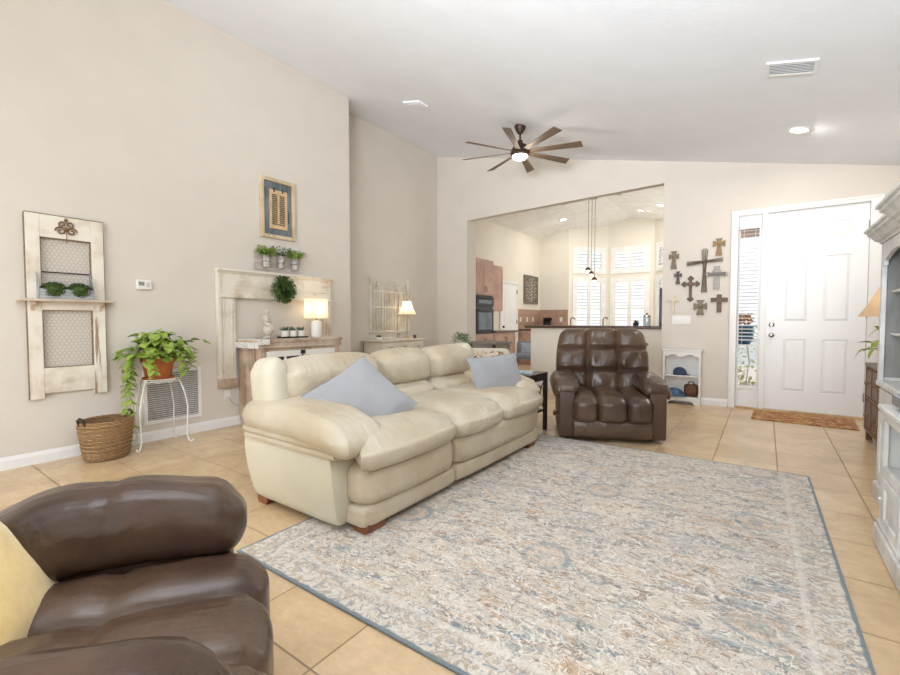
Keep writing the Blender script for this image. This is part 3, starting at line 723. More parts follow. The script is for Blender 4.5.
# ------------------------------------------------------------------ recliners
def recliner(label, loc, rz, seat_x=.0, arm_seams=False, back_x=0.0, lever=True, ah=.14, az=.52, al=.80, rd=.0):
    t = thing('recliner', label, 'armchair', loc, rz)
    for sgn in (-1, 1):
        B().rbox((.03, sgn * .40, .245), (.80, .15, .43), .02, 8).done('side_panel', BROWNP, t)
        def fp(p, u, sgn=sgn):
            f_ = (u.x + 1) / 2
            z = p.z - rd * max(0, -u.x + .1) ** 1.4 - .03 * max(0, u.x) ** 3 - .035 * max(0, u.y * sgn) ** 2 + .012 * nz(p, 8, 4 + sgn) + .03 * (1 - u.x * u.x) * max(0, u.z)
            y = p.y * (1 + .05 * math.sin(f_ * PI)); x = p.x
            k = 1
            for q in (-.45, .25): k -= .07 * math.exp(-((u.x - q) / .022) ** 2)
            return (x, y * k, z * (1 - (1 - k) * max(0, u.z)))
        ap = B().rbox((.0 + (al - .8) * .1, sgn * .405, az), (al, .25, ah), ah * .48, 48, fp).done('arm_pad', BROWNL, t)
    # tufted seat: three columns
    for k in (-1, 0, 1):
        def fs_(p, u, k=k):
            z = p.z + (.032 * (1 - u.y * u.y) * (1 - abs(u.x) ** 4)) * max(0, u.z) - .018 * max(0, u.x) ** 4 * max(0, u.z) + .008 * nz(p, 10, k * 5)
            x = p.x + .03 * (1 - u.y * u.y) * max(0, u.x) + .0 * p.z
            if -.32 < u.x - .05 < .32 and u.z > 0: z -= .014 * math.exp(-((u.x - .05) / .06) ** 2)
            return (x, p.y, z)
        wd = (.22, .26, .22)[k + 1]; yc = (-.235, 0, .235)[k + 1]
        B().rbox((.14, yc, .305), (.72, wd + .012, .225), .055, 24, fs_).done('seat_cushion', BROWNL, t)
    def ft(p, u):
        return (p.x + .02 * (1 - u.z ** 2) * max(0, u.x), p.y, p.z)
    B().rbox((.30, 0, .125), (.34, .70, .19), .04, 12, ft).done('footrest', BROWNL, t)
    B().box(-.36, .30, -.33, .33, .05, .26).done('seat_base', BROWNP, t, bevel=.01)
    # tufted back, leaning
    T0 = Matrix.Translation((-.30 + back_x, 0, .36)) @ Matrix.Rotation(math.radians(-17), 4, 'Y')
    def fb(p, u):
        x, y, z = p
        if u.x > 0:
            cu = u.y * 1.5; ru = (u.z + .0) * 1.5
            fc = abs((cu - .5) % 1 * 2 - 1); fr = abs((ru - .5) % 1 * 2 - 1)
            b_ = (1 - abs(1 - fc) ** 2.2 * .0)
            gx = math.exp(-((abs(cu) - .5) / .09) ** 2); gz = math.exp(-((abs(ru) - .5) / .09) ** 2)
            tuft = math.exp(-(((abs(cu) - .5) / .16) ** 2 + ((abs(ru) - .5) / .16) ** 2))
            edge = max(abs(u.y), abs(u.z))
            x += .05 - .045 * max(gx, gz * .8) - .03 * tuft + .02 * nz(p, 9, 2)
        else:
            x += .01 * nz(p, 4, 1)
        wz = (u.z + 1) / 2
        y *= 1 + .04 * math.sin(wz * PI) - .07 * wz ** 6 + .05 * (1 - wz)
        return (x, y, z)
    B().rbox((0, 0, .335), (.24, .88, .70), .085, 48, fb, T0).done('backrest', BROWNL, t)
    if lever:
        f = B(); f.tube([(.12, -.475, .20), (.14, -.50, .20), (.24, -.51, .22)], [.012, .012, .008], 8); f.ball((.25, -.51, .22), (.02, .016, .028), 10); f.done('lever', FOOTWOOD, t)
        f = B(); f.tube([(-.30, .40, .86), (-.30, .45, .87)], .010, 8); f.ball((-.30, .46, .872), (.018, .024, .016), 10); f.done('knob', FOOTWOOD, t)
    for x, y in ((.30, .38), (.30, -.38), (-.28, .38), (-.28, -.38)):
        B().tube([(x, y, 0), (x, y, .06)], .02, 10).done('foot', BLACKM, t)
    return t
recliner('dark brown tufted leather recliner at the far edge of the rug', (-1.31, 4.53, 0), math.radians(-65), back_x=.09, az=.505)
recliner('dark brown leather recliner in the near left corner, cropped by frame', (-1.232, .145, 0), math.radians(60), back_x=-.12, lever=False, ah=.21, az=.525, al=.92, rd=.17)
pillow('throw_pillow', .40, .40, .15, YELP, 'yellow velvet pillow leaning in the near brown recliner', (-1.415, .14, .52), axes((.5, .6, .45), (-.3, -.3, 1), math.radians(12)))

# ------------------------------------------------------------------ left wall: screen panel with shelf
PW, PZ = .49, 1.445
t = thing('wall_panel', 'tall chipped white door panel with chicken wire hanging on left wall', 'wall decor', (LX, 1.105, .508), D90)
w2 = PW / 2; st_ = .085
B().box(-w2, -w2 + st_, -.035, -.003, .0, PZ).done('stile', OLDWHITE, t, bevel=.003, smooth=0)
B().box(w2 - st_, w2, -.035, -.003, .0, PZ).done('stile', OLDWHITE, t, bevel=.003, smooth=0)
for z0, z1 in ((.04, .24), (.70, .78), (1.27, PZ)): B().box(-w2 + st_, w2 - st_, -.033, -.003, z0, z1).done('rail', OLDWHITEX, t, bevel=.003, smooth=0)
f = B()
for a, b_, c, d in ((-w2 - .004, -w2, 0, PZ), (w2, w2 + .004, 0, PZ)): f.box(a, b_, -.034, -.003, c, d)
f.box(-w2, w2, -.035, -.003, PZ, PZ + .006)
for z0, z1 in ((.24, .70), (.78, 1.27)):
    f.box(-w2 + st_, -w2 + st_ + .006, -.03, -.003, z0, z1).box(w2 - st_ - .006, w2 - st_, -.03, -.003, z0, z1)
    f.box(-w2 + st_, w2 - st_, -.03, -.003, z0, z0 + .006).box(-w2 + st_, w2 - st_, -.03, -.003, z1 - .006, z1)
f.done('worn_edge', DARKWOODEDGE, t, smooth=0)
def hexnet(x0, x1, z0, z1, s_=.017, r=.0011, y=-.012):
    f = B(); h_ = s_ * math.sqrt(3)
    row = 0; z = z0
    while z < z1:
        x = x0 + (h_ / 2 if row % 2 else 0)
        while x < x1:
            a = (x, y, z); b_ = (x, y, z + s_); c = (x + h_ / 2, y, z + s_ * 1.5); d = (x - h_ / 2, y, z + s_ * 1.5)
            if z + s_ < z1:
                f.tube([a, b_], r, 3, False)
                if z + s_ * 1.5 < z1:
                    if x + h_ / 2 < x1: f.tube([b_, c], r, 3, False)
                    if x - h_ / 2 > x0: f.tube([b_, d], r, 3, False)
            x += h_
        z += s_ * 1.5; row += 1
    return f
WIRE = M('grey_wire', S(160, 150, 138), .5)
for z0, z1 in ((.24, .70), (.78, 1.27)): hexnet(-w2 + st_, w2 - st_, z0, z1).done('wire_mesh', WIRE, t, smooth=0)
B().box(-.30, .30, -.115, -.003, .765, .785).done('shelf', RUSTICX, t, bevel=.003, smooth=0)
for x in (-.215, .215):
    B().prism([(-.003, .765), (-.08, .765), (-.075, .74), (-.045, .72), (-.035, .69), (-.003, .675)], x - .012, x + .012, 'x').done('bracket', RUSTIC, t, smooth=0)
f = B()
def scroll(f, c, r0, r1, a0, a1, y, rr=.005, n=18):
    f.tube([(c[0] + (r0 + (r1 - r0) * i / n) * math.cos(a0 + (a1 - a0) * i / n), y, c[1] + (r0 + (r1 - r0) * i / n) * math.sin(a0 + (a1 - a0) * i / n)) for i in range(n + 1)], rr, 6)
for sx in (-1, 1):
    scroll(f, (sx * .035, 1.33), .034, .008, 0 if sx > 0 else PI, (2.6 * PI if sx > 0 else -1.6 * PI), -.042, .006)
    scroll(f, (sx * .022, 1.385), .026, .008, -.5 * PI, -.5 * PI + sx * 2.2 * PI, -.042, .006)
f.ball((0, -.042, 1.42), (.012, .01, .018), 10); f.ball((0, -.042, 1.35), .016, 10)
f.tube([(0, -.04, 1.34), (0, -.05, 1.27), (0, -.045, 1.235)], .003, 6); f.done('ornament', M('antique_gold_iron', S(128, 98, 66), .5, metal=.3), t)
# crate with boxwood balls on the shelf
t = thing('metal_crate', 'small grey metal crate standing on the wire panel shelf', 'crate', (LX + .062, 1.085, 1.286), D90)
f = B(); f.box(-.17, .17, -.048, .048, 0, .006); f.box(-.17, .17, -.048, -.044, 0, .085).box(-.17, .17, .042, .046, 0, .006)
for x in (-.17, .166): f.prism([(-.048, 0), (.046, 0), (.046, .22), (.03, .22), (-.048, .09)], x, x + .004, 'x')
f.done('body', GALV, t, smooth=0)
f = B()
for z in (.02, .045, .066): f.box(-.172, .172, -.051, -.048, z, z + .008)
f.done('slats', M('pale_slat', S(188, 192, 194), .6), t, smooth=0)
B().tube([(-.17, .045, .22), (.17, .045, .22)], .005, 6).done('rim', BLACKM, t)
def leafball(name, r, n, label, cat, loc, mat=LEAFD, L=.02, sz=1, group=None):
    f = B(); rr = random.Random(n + int(loc[1] * 100)); f.ball((0, 0, 0), (r * .85, r * .85, r * .85 * sz), 12)
    for k in range(n):
        a = rr.uniform(0, 2 * PI); u = rr.uniform(-1, 1); q = math.sqrt(1 - u * u); d = Vector((q * math.cos(a), q * math.sin(a), u))
        p = Vector((d.x * r, d.y * r, d.z * r * sz)) * rr.uniform(.8, .95)
        d2 = d + Vector((rr.uniform(-.8, .8), rr.uniform(-.8, .8), rr.uniform(-.8, .8)))
        f.leaf(p, d2, L, L * .7)
    return tag(f.done(name, mat, smooth=0), label, cat, group, loc)
leafball('boxwood_ball', .082, 900, 'green boxwood ball on the left in the grey crate', 'faux plant', (LX + .066, 1.01, 1.362), sz=.8, L=.014)
leafball('boxwood_ball', .082, 900, 'green boxwood ball on the right in the grey crate', 'faux plant', (LX + .066, 1.168, 1.362), sz=.8, L=.014)
# thermostat
t = thing('thermostat', 'small white thermostat on left wall beside the wire panel', 'thermostat', (LX, 1.65, 1.45), D90)
B().box(-.06, .06, -.026, -.001, -.045, .045).done('case', WHITE, t, bevel=.006)
B().box(-.045, .0, -.029, -.026, -.008, .026).done('screen', M('lcd_grey', S(140, 150, 140), .2), t, smooth=0)
B().box(.018, .045, -.029, -.026, -.02, .02).done('button', M('button_grey', S(210, 208, 200), .5), t, smooth=0)
# return air grille
t = thing('air_return_grille', 'white louvred return air grille low on left wall behind plant stand', 'vent', (LX, 1.88, .41), D90)
f = B(); gw, gh = .255, .25
f.box(-gw, gw, -.014, -.001, gh - .03, gh).box(-gw, gw, -.014, -.001, -gh, -gh + .03).box(-gw, -gw + .03, -.014, -.001, -gh + .03, gh - .03).box(gw - .03, gw, -.014, -.001, -gh + .03, gh - .03)
f.done('frame', TRIM, t, smooth=0)
B().box(-gw + .03, gw - .03, -.003, -.001, -gh + .03, gh - .03).done('backing', M('grille_dark', S(136, 138, 144), .8), t, smooth=0)
f = B(); z = -gh + .04
while z < gh - .03:
    f.box(-gw + .03, gw - .03, -.009, .009, -.001, .001, Matrix.Translation((0, -.009, z)) @ Matrix.Rotation(-.7, 4, 'X')); z += .0195
f.done('louvre', TRIM, t, smooth=0)
# wicker basket
def wick():
    m, nt, b = newmat('wicker'); v = coords(nt)
    wv = nt.nodes.new('ShaderNodeTexWave'); nt.links.new(v, wv.inputs['Vector']); wv.wave_type = 'BANDS'; wv.bands_direction = 'Z'
    wv.inputs['Scale'].default_value = 28; wv.inputs['Distortion'].default_value = 3.5; wv.inputs['Detail'].default_value = 3; wv.inputs['Detail Scale'].default_value = 2
    c = ramp(nt, wv.outputs['Fac'], [(.1, S(124, 88, 54)), (.5, S(190, 148, 100)), (1, S(220, 184, 134))])
    nt.links.new(c, b.inputs['Base Color']); b.inputs['Roughness'].default_value = .7; bump(nt, b, wv.outputs['Fac'], .9, .01); return m
WICK = wick()
t = thing('wicker_basket', 'brown woven wicker basket with dark handles on floor by left wall', 'basket', (-4.375, 1.27, 0), math.radians(20))
bz = B(); seg = 72; prof = [(.02, .012), (.14, .004), (.165, .02), (.185, .12), (.205, .22), (.213, .30), (.205, .305), (.195, .22), (.17, .10), (.15, .03), (.02, .025)]
vs = []
for i, (r, z) in enumerate(prof):
    for k in range(seg):
        th = 2 * PI * k / seg; rr = r * (1 + .012 * math.sin(k * PI) + (.010 * math.sin(k * PI / 2 * 1.0 + i * 2)))
        vs.append((rr * math.cos(th) * .92, rr * math.sin(th) * 1.08, z))
n = len(prof)
bz.add(vs, [(i * seg + k, i * seg + (k + 1) % seg, (i + 1) * seg + (k + 1) % seg, (i + 1) * seg + k) for i in range(n - 1) for k in range(seg)])
for i in range(16):
    z = .02 + i * .0175; r = .166 + (.047) * (z / .3) ** .8
    bz.tube([(r * math.cos(a * PI / 18) * .92 * (1 + .02 * (-1) ** (a + i)), r * math.sin(a * PI / 18) * 1.08 * (1 + .02 * (-1) ** (a + i)), z) for a in range(37)], .007, 5, False)
bz.done('body', WICK, t)
f = B()
for q in range(3):
    f.tube([(.205 * math.cos(a * PI / 24) * .92, .205 * math.sin(a * PI / 24) * 1.08, .305 + .006 * math.sin(a * 1.4 + q * 2.1)) for a in range(49)], .008, 6, False)
f.done('rim', WICK, t)
for sgn in (-1, 1):
    B().tube([(-.035, sgn * .215, .29), (-.035, sgn * .235, .335), (0, sgn * .24, .35), (.035, sgn * .235, .335), (.035, sgn * .215, .29)], .012, 8).done('handle', M('dark_handle', S(52, 40, 34), .5), t)
t.scale = (.86, .84, 1.02)
# plant stand
t = thing('plant_stand', 'white wrought iron plant stand with curled feet by left wall', 'plant stand', (-4.43, 1.68, 0), 0)
f = B()
feet = [(.12, -.205), (.12, .20), (-.10, -.16), (-.10, .17)]
for (x, y) in feet:
    g = B(); sx, sy = (1 if x > 0 else -1), (1 if y > 0 else -1)
    g.tube([(x * .65, y * .62, .60), (x * .8, y * .72, .56), (x * .95, y * .85, .46), (x, y * .95, .34), (x * .98, y * .93, .2), (x * .95, y * .9, .08), (x * 1.0, y * .97, .02), (x * 1.1, y * 1.06, .008), (x * 1.14, y * 1.12, .02), (x * 1.1, y * 1.1, .032)], .0065, 6)
    g.done('leg', IRONW, t)
for z, r in ((.60, .13), (.585, .13), (.60, .105)):
    f.tube([(r * math.cos(a * PI / 12), r * math.sin(a * PI / 12), z) for a in range(25)], .005, 6, False)
for a in range(4): f.tube([(-.13 * math.cos(a * PI / 4), -.13 * math.sin(a * PI / 4), .60), (.13 * math.cos(a * PI / 4), .13 * math.sin(a * PI / 4), .60)], .004, 6)
f.done('ring', IRONW, t)
for a0 in (-.9, -.35, .35, .9):
    f = B()
    c = Vector((math.cos(a0) * .14, math.sin(a0) * .14, .585))
    f.tube([c + Vector((0, math.cos(k * PI / 8) * (.024 - k * .001), math.sin(k * PI / 8) * (.024 - k * .001))) for k in range(19)], .0045, 5)
    f.done('scrollwork', IRONW, t)
# pothos
t = thing('potted_pothos', 'trailing green pothos in a terracotta pot on white iron stand', 'potted plant', (-4.43, 1.68, .606), 0)
B().lathe([(.02, .016), (.085, .002), (.10, .02), (.118, .13), (.132, .15), (.135, .185), (.122, .185), (.115, .165), (.02, .155)], 26).done('pot', TERRA, t)
B().lathe([(.02, .0), (.12, .0), (.125, .012), (.02, .014)], 24).done('saucer', TERRA, t)
rr = random.Random(11); f = B(); g = B()
for k in range(210):
    a = rr.uniform(0, 2 * PI); r = abs(rr.gauss(0, .135)); z = .30 + rr.uniform(-.10, .11) - r * .35
    p = Vector((max(-.09, r * math.cos(a) * .75), r * math.sin(a) * 1.25, z + .02)); d = Vector((max(-.1, math.cos(a)), math.sin(a), rr.uniform(-.9, .5)))
    f.leaf(p, d, rr.uniform(.06, .09), rr.uniform(.07, .095), .35, True)
    if k % 3 == 0: g.tube([(p.x * .3, p.y * .3, .16), (p.x * .7, p.y * .7, (z + .16) / 2 + .04), tuple(p)], .0022, 4)
for (a, L) in ((-1.5, .62), (-1.7, .42), (-1.9, .3), (-1.6, .5), (1.2, .12), (.6, .14), (-.5, .16), (-1.45, .36), (-1.3, .8)):
    pts = []
    for i in range(12):
        u = i / 11; r = .12 + .12 * min(1, u * 2.5) + .015 * math.sin(i * 1.7 + a * 3)
        pts.append(Vector((math.cos(a) * r * .8 + .02, math.sin(a) * r, .20 + .05 * math.sin(min(1, u * 2) * PI) - u * u * L * .85 - .02 * u)))
    pts = [p for p in pts if p.z > -.56]
    g.tube(pts, .0022, 4)
    for i, p in enumerate(pts[1:]):
        sd = 1 if i % 2 else -1
        f.leaf(p, (rr.uniform(.2, 1), sd * .8, rr.uniform(-.6, .1)), rr.uniform(.05, .085), rr.uniform(.045, .07), .3, True)
f.done('leaves', LEAF, t, smooth=0); g.done('vines', LEAFB, t)

# ------------------------------------------------------------------ mantel surround on left wall
t = thing('mantel_surround', 'chipped white antique fireplace mantel frame hung on left wall', 'wall decor', (LX, 3.02, .42), D90)
mw = .72
B().box(-mw + .02, mw - .02, -.045, -.002, .94, 1.20).done('frieze', OLDWHITEX, t, bevel=.004, smooth=0)
f = B(); f.prism([(-.002, 1.20), (-.055, 1.20), (-.065, 1.215), (-.085, 1.225), (-.085, 1.245), (-.002, 1.245)], -mw - .01, mw + .01, 'x'); f.done('cornice', OLDWHITEX, t, bevel=.002, smooth=0)
B().box(-mw + .02, mw - .02, -.06, -.045, .945, .975).done('moulding', OLDWHITEX, t, bevel=.004, smooth=0)
for sgn in (-1, 1):
    x = sgn * (mw - .10)
    f = B(); f.box(x - .09, x + .09, -.04, -.002, .0, .94)
    for q in (-.07, -.045, .045, .07): f.box(x + q - .008, x + q + .008, -.05, -.04, .10, .90)
    f.done('pilaster', OLDWHITE, t, bevel=.003, smooth=0)
    f = B(); f.box(x - .10, x + .10, -.055, -.002, .0, .07).box(x - .095, x + .095, -.05, -.002, .07, .09); f.done('plinth', RUSTIC, t, bevel=.003, smooth=0)
    f = B(); f.box(x - .105 if sgn < 0 else x + .075, x - .075 if sgn < 0 else x + .105, -.06, -.002, .10, 1.20); f.done('edge_strip', OLDWHITE, t, bevel=.003, smooth=0)
# wreath hanging on frieze
def wreath(loc, R, r, n):
    f = B(); rr = random.Random(2)
    f.tube([(R * math.cos(a * PI / 12), 0, R * math.sin(a * PI / 12)) for a in range(25)], r * .6, 8, False)
    for k in range(n):
        a = rr.uniform(0, 2 * PI); b_ = rr.uniform(0, 2 * PI); q = r * rr.uniform(.5, .9)
        c = Vector((math.cos(a), 0, math.sin(a))); p = c * R + (c * math.cos(b_) + Vector((0, math.sin(b_), 0))) * q
        d = (p - c * R).normalized() + Vector((rr.uniform(-.7, .7), rr.uniform(-.7, .3), rr.uniform(-.7, .7)))
        if p.y > .028: continue
        f.leaf(p, d, .028, .017)
    o = f.done('wreath', LEAFD, smooth=0); o.rotation_euler.z = D90
    return tag(o, 'round green boxwood wreath hanging on the mantel frame', 'wreath', loc=loc, rz=D90)
wreath((LX + .13, 3.01, 1.48), .092, .062, 1400)
# framed shutter art
t = thing('framed_shutter_art', 'framed wall art with a small tan shutter on blue-grey planks', 'wall art', (LX, 3.025, 2.07), D90)
aw_, ah = .222, .68
for x in (-aw_, aw_ - .04): B().box(x, x + .04, -.035, -.002, 0, ah).done('frame_stile', PINEL, t, bevel=.003, smooth=0)
for z in (0, ah - .04): B().box(-aw_ + .04, aw_ - .04, -.035, -.002, z, z + .04).done('frame_rail', PINEL, t, bevel=.003, smooth=0)
f = B()
for k in range(3): f.box(-.18 + k * .12 + .001, -.18 + (k + 1) * .12 - .002, -.014, -.004, .04, ah - .04)
f.done('plank_backing', DRIFT, t, smooth=0)
s_ = B(); s_.box(-.11, -.088, -.034, -.015, .11, .55).box(.088, .11, -.034, -.015, .11, .55).box(-.088, .088, -.034, -.015, .11, .145).box(-.088, .088, -.034, -.015, .50, .55).box(-.008, .008, -.034, -.015, .17, .50)
z = .155
while z < .495:
    s_.box(-.088, .088, -.012, .012, -.002, .002, Matrix.Translation((0, -.024, z)) @ Matrix.Rotation(.5, 4, 'X')); z += .022
s_.done('shutter', M('tan_shutter', S(222, 190, 148), .7, S(208, 172, 128), 9), t, smooth=0)
f = B()
for x in (-.06, .05): B().box(x - .008, x + .008, -.038, -.033, .525, .57).done('hinge', BLACKM, t, smooth=0)
f.tube([(.135, -.02, .20), (.135, -.022, .33)], .004, 6); f.done('hook', BLACKM, t, smooth=0)
# jar planter board
t = thing('jar_planter_board', 'whitewashed board with three clamped jars of greenery on left wall', 'planter', (LX, 3.02, 1.70), D90)
B().box(-.30, .30, -.022, -.002, 0, .21).done('board', WASHWHITE, t, bevel=.003, smooth=0)
for k, x in enumerate((-.185, 0, .185)):
    B().lathe([(.02, .02), (.038, .022), (.042, .04), (.042, .12), (.032, .14), (.034, .165), (.02, .165)], 16, (x, -.068, 0)).done('jar', M('frosted_jar', S(196, 192, 188), .25, S(150, 140, 132), 30), t)
    B().tube([(x + .044 * math.cos(a * PI / 8), -.068 + .044 * math.sin(a * PI / 8), .085) for a in range(17)], .004, 6, False).done('clamp', M('rusty_clamp', S(110, 84, 68), .6), t)
    f = B(); rr = random.Random(k)
    for i in range(240 if k != 1 else 130):
        a = rr.uniform(0, 2 * PI); u = rr.uniform(.1, 1)
        L = .105 * (1.3 if k == 1 else 1)
        d = Vector((math.cos(a) * .9, math.sin(a) * .6 - .15, rr.uniform(.1, 1.0))).normalized()
        p = Vector((x, -.068, .165)) + d * L * u
        if p.y > -.025: continue
        f.leaf(p, d + Vector((rr.uniform(-.5, .5), 0, rr.uniform(-.6, .4))), .042 if k != 1 else .026, .02, .5)
        if i % 6 == 0: f.tube([(x, -.068, .16), tuple(p)], .0015, 3)
    f.done('greenery', LEAFB if k != 1 else SUCC, t, smooth=0)

# ------------------------------------------------------------------ rustic buffet cabinet
cx0, cx1 = -.50, .50
t = thing('buffet_cabinet', 'rustic pale wood buffet with white glazed doors behind the sofa', 'cabinet', (-4.40, 3.03, 0), D90)
# local: x along wall, y +.21 back ... -.21 front
f = B(); f.box(-.51, .51, -.20, .20, .06, .84).done('body', RUSTIC, t, bevel=.003, smooth=0)
f = B(); f.box(-.55, .55, -.235, .21, .895, .925).done('top_board', RUSTICX, t, bevel=.004, smooth=0)
f = B(); f.box(-.535, .535, -.225, .205, .84, .895).box(-.545, .545, -.232, .208, .835, .85).done('crown_moulding', RUSTICX, t, bevel=.003, smooth=0)
for x in (-.48, .48):
    B().box(x - .035, x + .035, -.215, -.20, 0, .835).done('corner_post', RUSTIC, t, bevel=.003, smooth=0)
B().box(-.50, .50, -.19, .19, 0, .06).done('plinth', RUSTIC, t, smooth=0)
for s0, s1 in ((-.44, -.003), (.003, .44)):
    f = B(); f.box(s0, s0 + .05, -.22, -.20, .10, .80).box(s1 - .05, s1, -.22, -.20, .10, .80).box(s0 + .05, s1 - .05, -.22, -.20, .10, .15).box(s0 + .05, s1 - .05, -.22, -.20, .74, .80)
    f.box((s0 + s1) / 2 - .012, (s0 + s1) / 2 + .012, -.218, -.202, .15, .74).box(s0 + .05, s1 - .05, -.218, -.202, .43, .455)
    d = f.done('door', WHITE, t, bevel=.002, smooth=0)
    B().box(s0 + .05, s1 - .05, -.207, -.204, .15, .74).done('door_glass', M('dark_pane', S(70, 72, 74), .12), d, smooth=0)
f = B(); f.tube([(-.02, -.235, .70), (-.02, -.235, .80)], .006, 6); f.box(-.035, .02, -.23, -.22, .76, .80); f.done('latch', BLACKM, t)
# items on it (top z .925)
ln = B(); ln.box(-.06, .06, -.242, .20, 0, .004).box(-.064, -.06, -.242, .20, -.09, .004).box(-.06, .06, -.248, -.242, -.05, .004)
lo = ln.done('lace_runner', LACE, smooth=0); tag(lo, 'white patterned lace cloth draped over the buffet end', 'cloth', loc=(-4.40, 2.545, .926), rz=D90)
lo.scale.x = 1.0
def statue():
    t = thing('cherub_statue', 'pale stone cherub sitting on a ball on the buffet', 'figurine', (-4.42, 2.745, .926), D90)
    f = B(); f.lathe([(.045, 0), (.05, .012), (.03, .02), (.022, .032), (.03, .04)], 16); f.ball((.01, 0, .095), .062, 18); f.done('ball_base', STONE, t)
    f = B(); f.ball((-.012, -.01, .20), (.034, .03, .05), 14); f.ball((-.014, -.01, .235), (.026, .022, .026), 12)
    f.tube([(-.012, -.01, .245), (-.010, -.01, .27)], .012, 8); f.ball((-.004, -.012, .292), (.026, .026, .03), 14)
    f.ball((-.006, 0, .302), (.03, .027, .026), 12); f.ball((.002, -.038, .288), (.005, .006, .006), 8)
    f.tube([(-.02, -.03, .17), (.0, -.05, .155), (.03, -.055, .14), (.05, -.05, .10), (.056, -.055, .085)], [.02, .019, .016, .012, .009], 8)
    f.tube([(.0, -.0, .17), (.03, -.02, .16), (.055, -.02, .13), (.062, -.02, .09)], [.02, .018, .015, .009], 8)
    f.tube([(-.035, -.015, .235), (-.045, -.03, .21), (-.02, -.05, .195), (.01, -.05, .20)], [.011, .010, .009, .007], 8)
    f.tube([(.012, -.01, .235), (.03, -.02, .215), (.035, -.03, .19)], [.011, .009, .007], 8)
    f.done('figure', STONE, t)
    for sx in (-1, 1):
        B().prism([(0, .21), (sx * .03, .225), (sx * .055, .262), (sx * .05, .235), (sx * .04, .20), (sx * .02, .185)], .012, .02).done('wing', STONE, t)
    t.rotation_euler.z = D90 - .2; t.location.x += 0
statue()
tr_ = B().box(-.17, .17, -.05, .05, 0, .008).box(-.17, .17, -.052, -.048, 0, .018).box(-.17, .17, .048, .052, 0, .018).done('tray', BLACKM, smooth=0)
tag(tr_, 'thin dark tray under the small potted plants on buffet', 'tray', loc=(-4.42, 3.065, .926), rz=D90)
def smallpot(label, loc, mat_pot, name='potted_succulent', h=.075, r=.046, L=.07, n=34, leafm=SUCC, group=None):
    t = thing(name, label, 'potted plant', loc, D90, group=group)
    B().lathe([(.01, .0), (r * .85, 0), (r, h * .9), (r, h), (r * .85, h), (.01, h * .85)], 16).done('pot', mat_pot, t)
    f = B(); rr = random.Random(int(loc[1] * 100))
    for k in range(n):
        a = rr.uniform(0, 2 * PI); f.leaf((rr.uniform(-.4, .4) * r, rr.uniform(-.4, .4) * r, h * .9), (math.cos(a) * .7, math.sin(a) * .7, rr.uniform(.3, 1.3)), L * rr.uniform(.7, 1.1), L * .32, .1)
    f.done('foliage', leafm, t, smooth=0)
for k, (y, nm) in enumerate(((2.96, 'leftmost of three small succulent pots on the buffet tray'), (3.065, 'middle of three small succulent pots on the buffet tray'), (3.17, 'rightmost of three small succulent pots, nearest the square lamp'))):
    smallpot(nm, (-4.42, y, .935), CERAM, group='succulents on the buffet tray')
# square lamp
t = thing('table_lamp', 'lit lamp with square white shade and white ceramic base on buffet', 'lamp', (-4.42, 3.39, .926), D90)
B().lathe([(.01, 0), (.06, 0), (.066, .02), (.066, .17), (.058, .19), (.02, .20), (.01, .20)], 24).done('lamp_base', CERAM, t)
B().tube([(0, 0, .2), (0, 0, .26)], .008, 8).done('pole', CHROME, t)
f = B(); a, z0, z1 = .115, .225, .46
vs = [(-a, -.085, z0), (a, -.085, z0), (a, .085, z0), (-a, .085, z0), (-a * .95, -.078, z1), (a * .95, -.078, z1), (a * .95, .078, z1), (-a * .95, .078, z1)]
f.add(vs, [(0, 1, 5, 4), (1, 2, 6, 5), (2, 3, 7, 6), (3, 0, 4, 7)]); f.done('lamp_shade', SHADE, t, smooth=0)
B().ball((0, 0, .32), (.022, .022, .034), 10).done('bulb', emis('bulb_glow', (1, .85, .62, 1), 4), t)
point('buffet_lamp_light', (-4.42, 3.39, .926 + .34), 2.4, r=.03)
# outlet + cord near floor
t = thing('wall_outlet', 'white outlet with a plugged-in cord low on wall beneath mantel leg', 'outlet', (LX, 2.40, .34), D90)
B().box(-.035, .035, -.006, -.001, -.055, .055).done('plate', WHITE, t, bevel=.002)
B().box(-.015, .015, -.03, -.006, -.035, -.008).done('plug', WHITE, t, bevel=.003)
B().tube([(0, -.03, -.02), (.03, -.04, -.08), (.07, -.03, -.12), (.11, -.02, -.13), (.17, -.02, -.13)], .003, 6).done('cord', M('grey_cord', S(150, 146, 140), .6), t)

# ------------------------------------------------------------------ recess: console, iron panel, lamp
t = thing('console_chest', 'cream painted console with drawers against the recessed wall', 'cabinet', (-4.87, 5.27, 0), D90)
CRP = M('cream_paint', S(232, 224, 206), .5, S(222, 212, 192), 8)
B().rbox((0, 0, .815), (1.06, .46, .03), .012, 8).done('top', CRP, t)
B().box(-.49, .49, -.20, .205, .10, .80).done('body', CRP, t, bevel=.006)
for i in range(3):
    x = -.325 + i * .325
    for z0, z1 in ((.66, .775), (.40, .63), (.14, .37)):
        d = B().box(x - .15, x + .15, -.212, -.20, z0, z1).done('drawer', CRP, t, bevel=.004)
        k = B(); zc = (z0 + z1) / 2
        k.tube([(x - .035, -.213, zc + .006), (x - .02, -.228, zc - .01), (x, -.23, zc - .014), (x + .02, -.228, zc - .01), (x + .035, -.213, zc + .006)], .004, 6)
        k.done('pull', BRONZE, d)
for x in (-.45, .45):
    for y in (-.17, .17): B().lathe([(.015, 0), (.025, .03), (.03, .10)], 10, (x, y, 0)).done('leg', CRP, t)
t = thing('iron_gate_panel', 'distressed cream openwork gate panel with fan arches, recess wall', 'wall decor', (-5.13, 5.42, .93), D90)
f = B(); pw = .47
f.box(-pw, -pw + .035, -.04, -.004, 0, .90).box(pw - .035, pw, -.04, -.004, 0, .90)
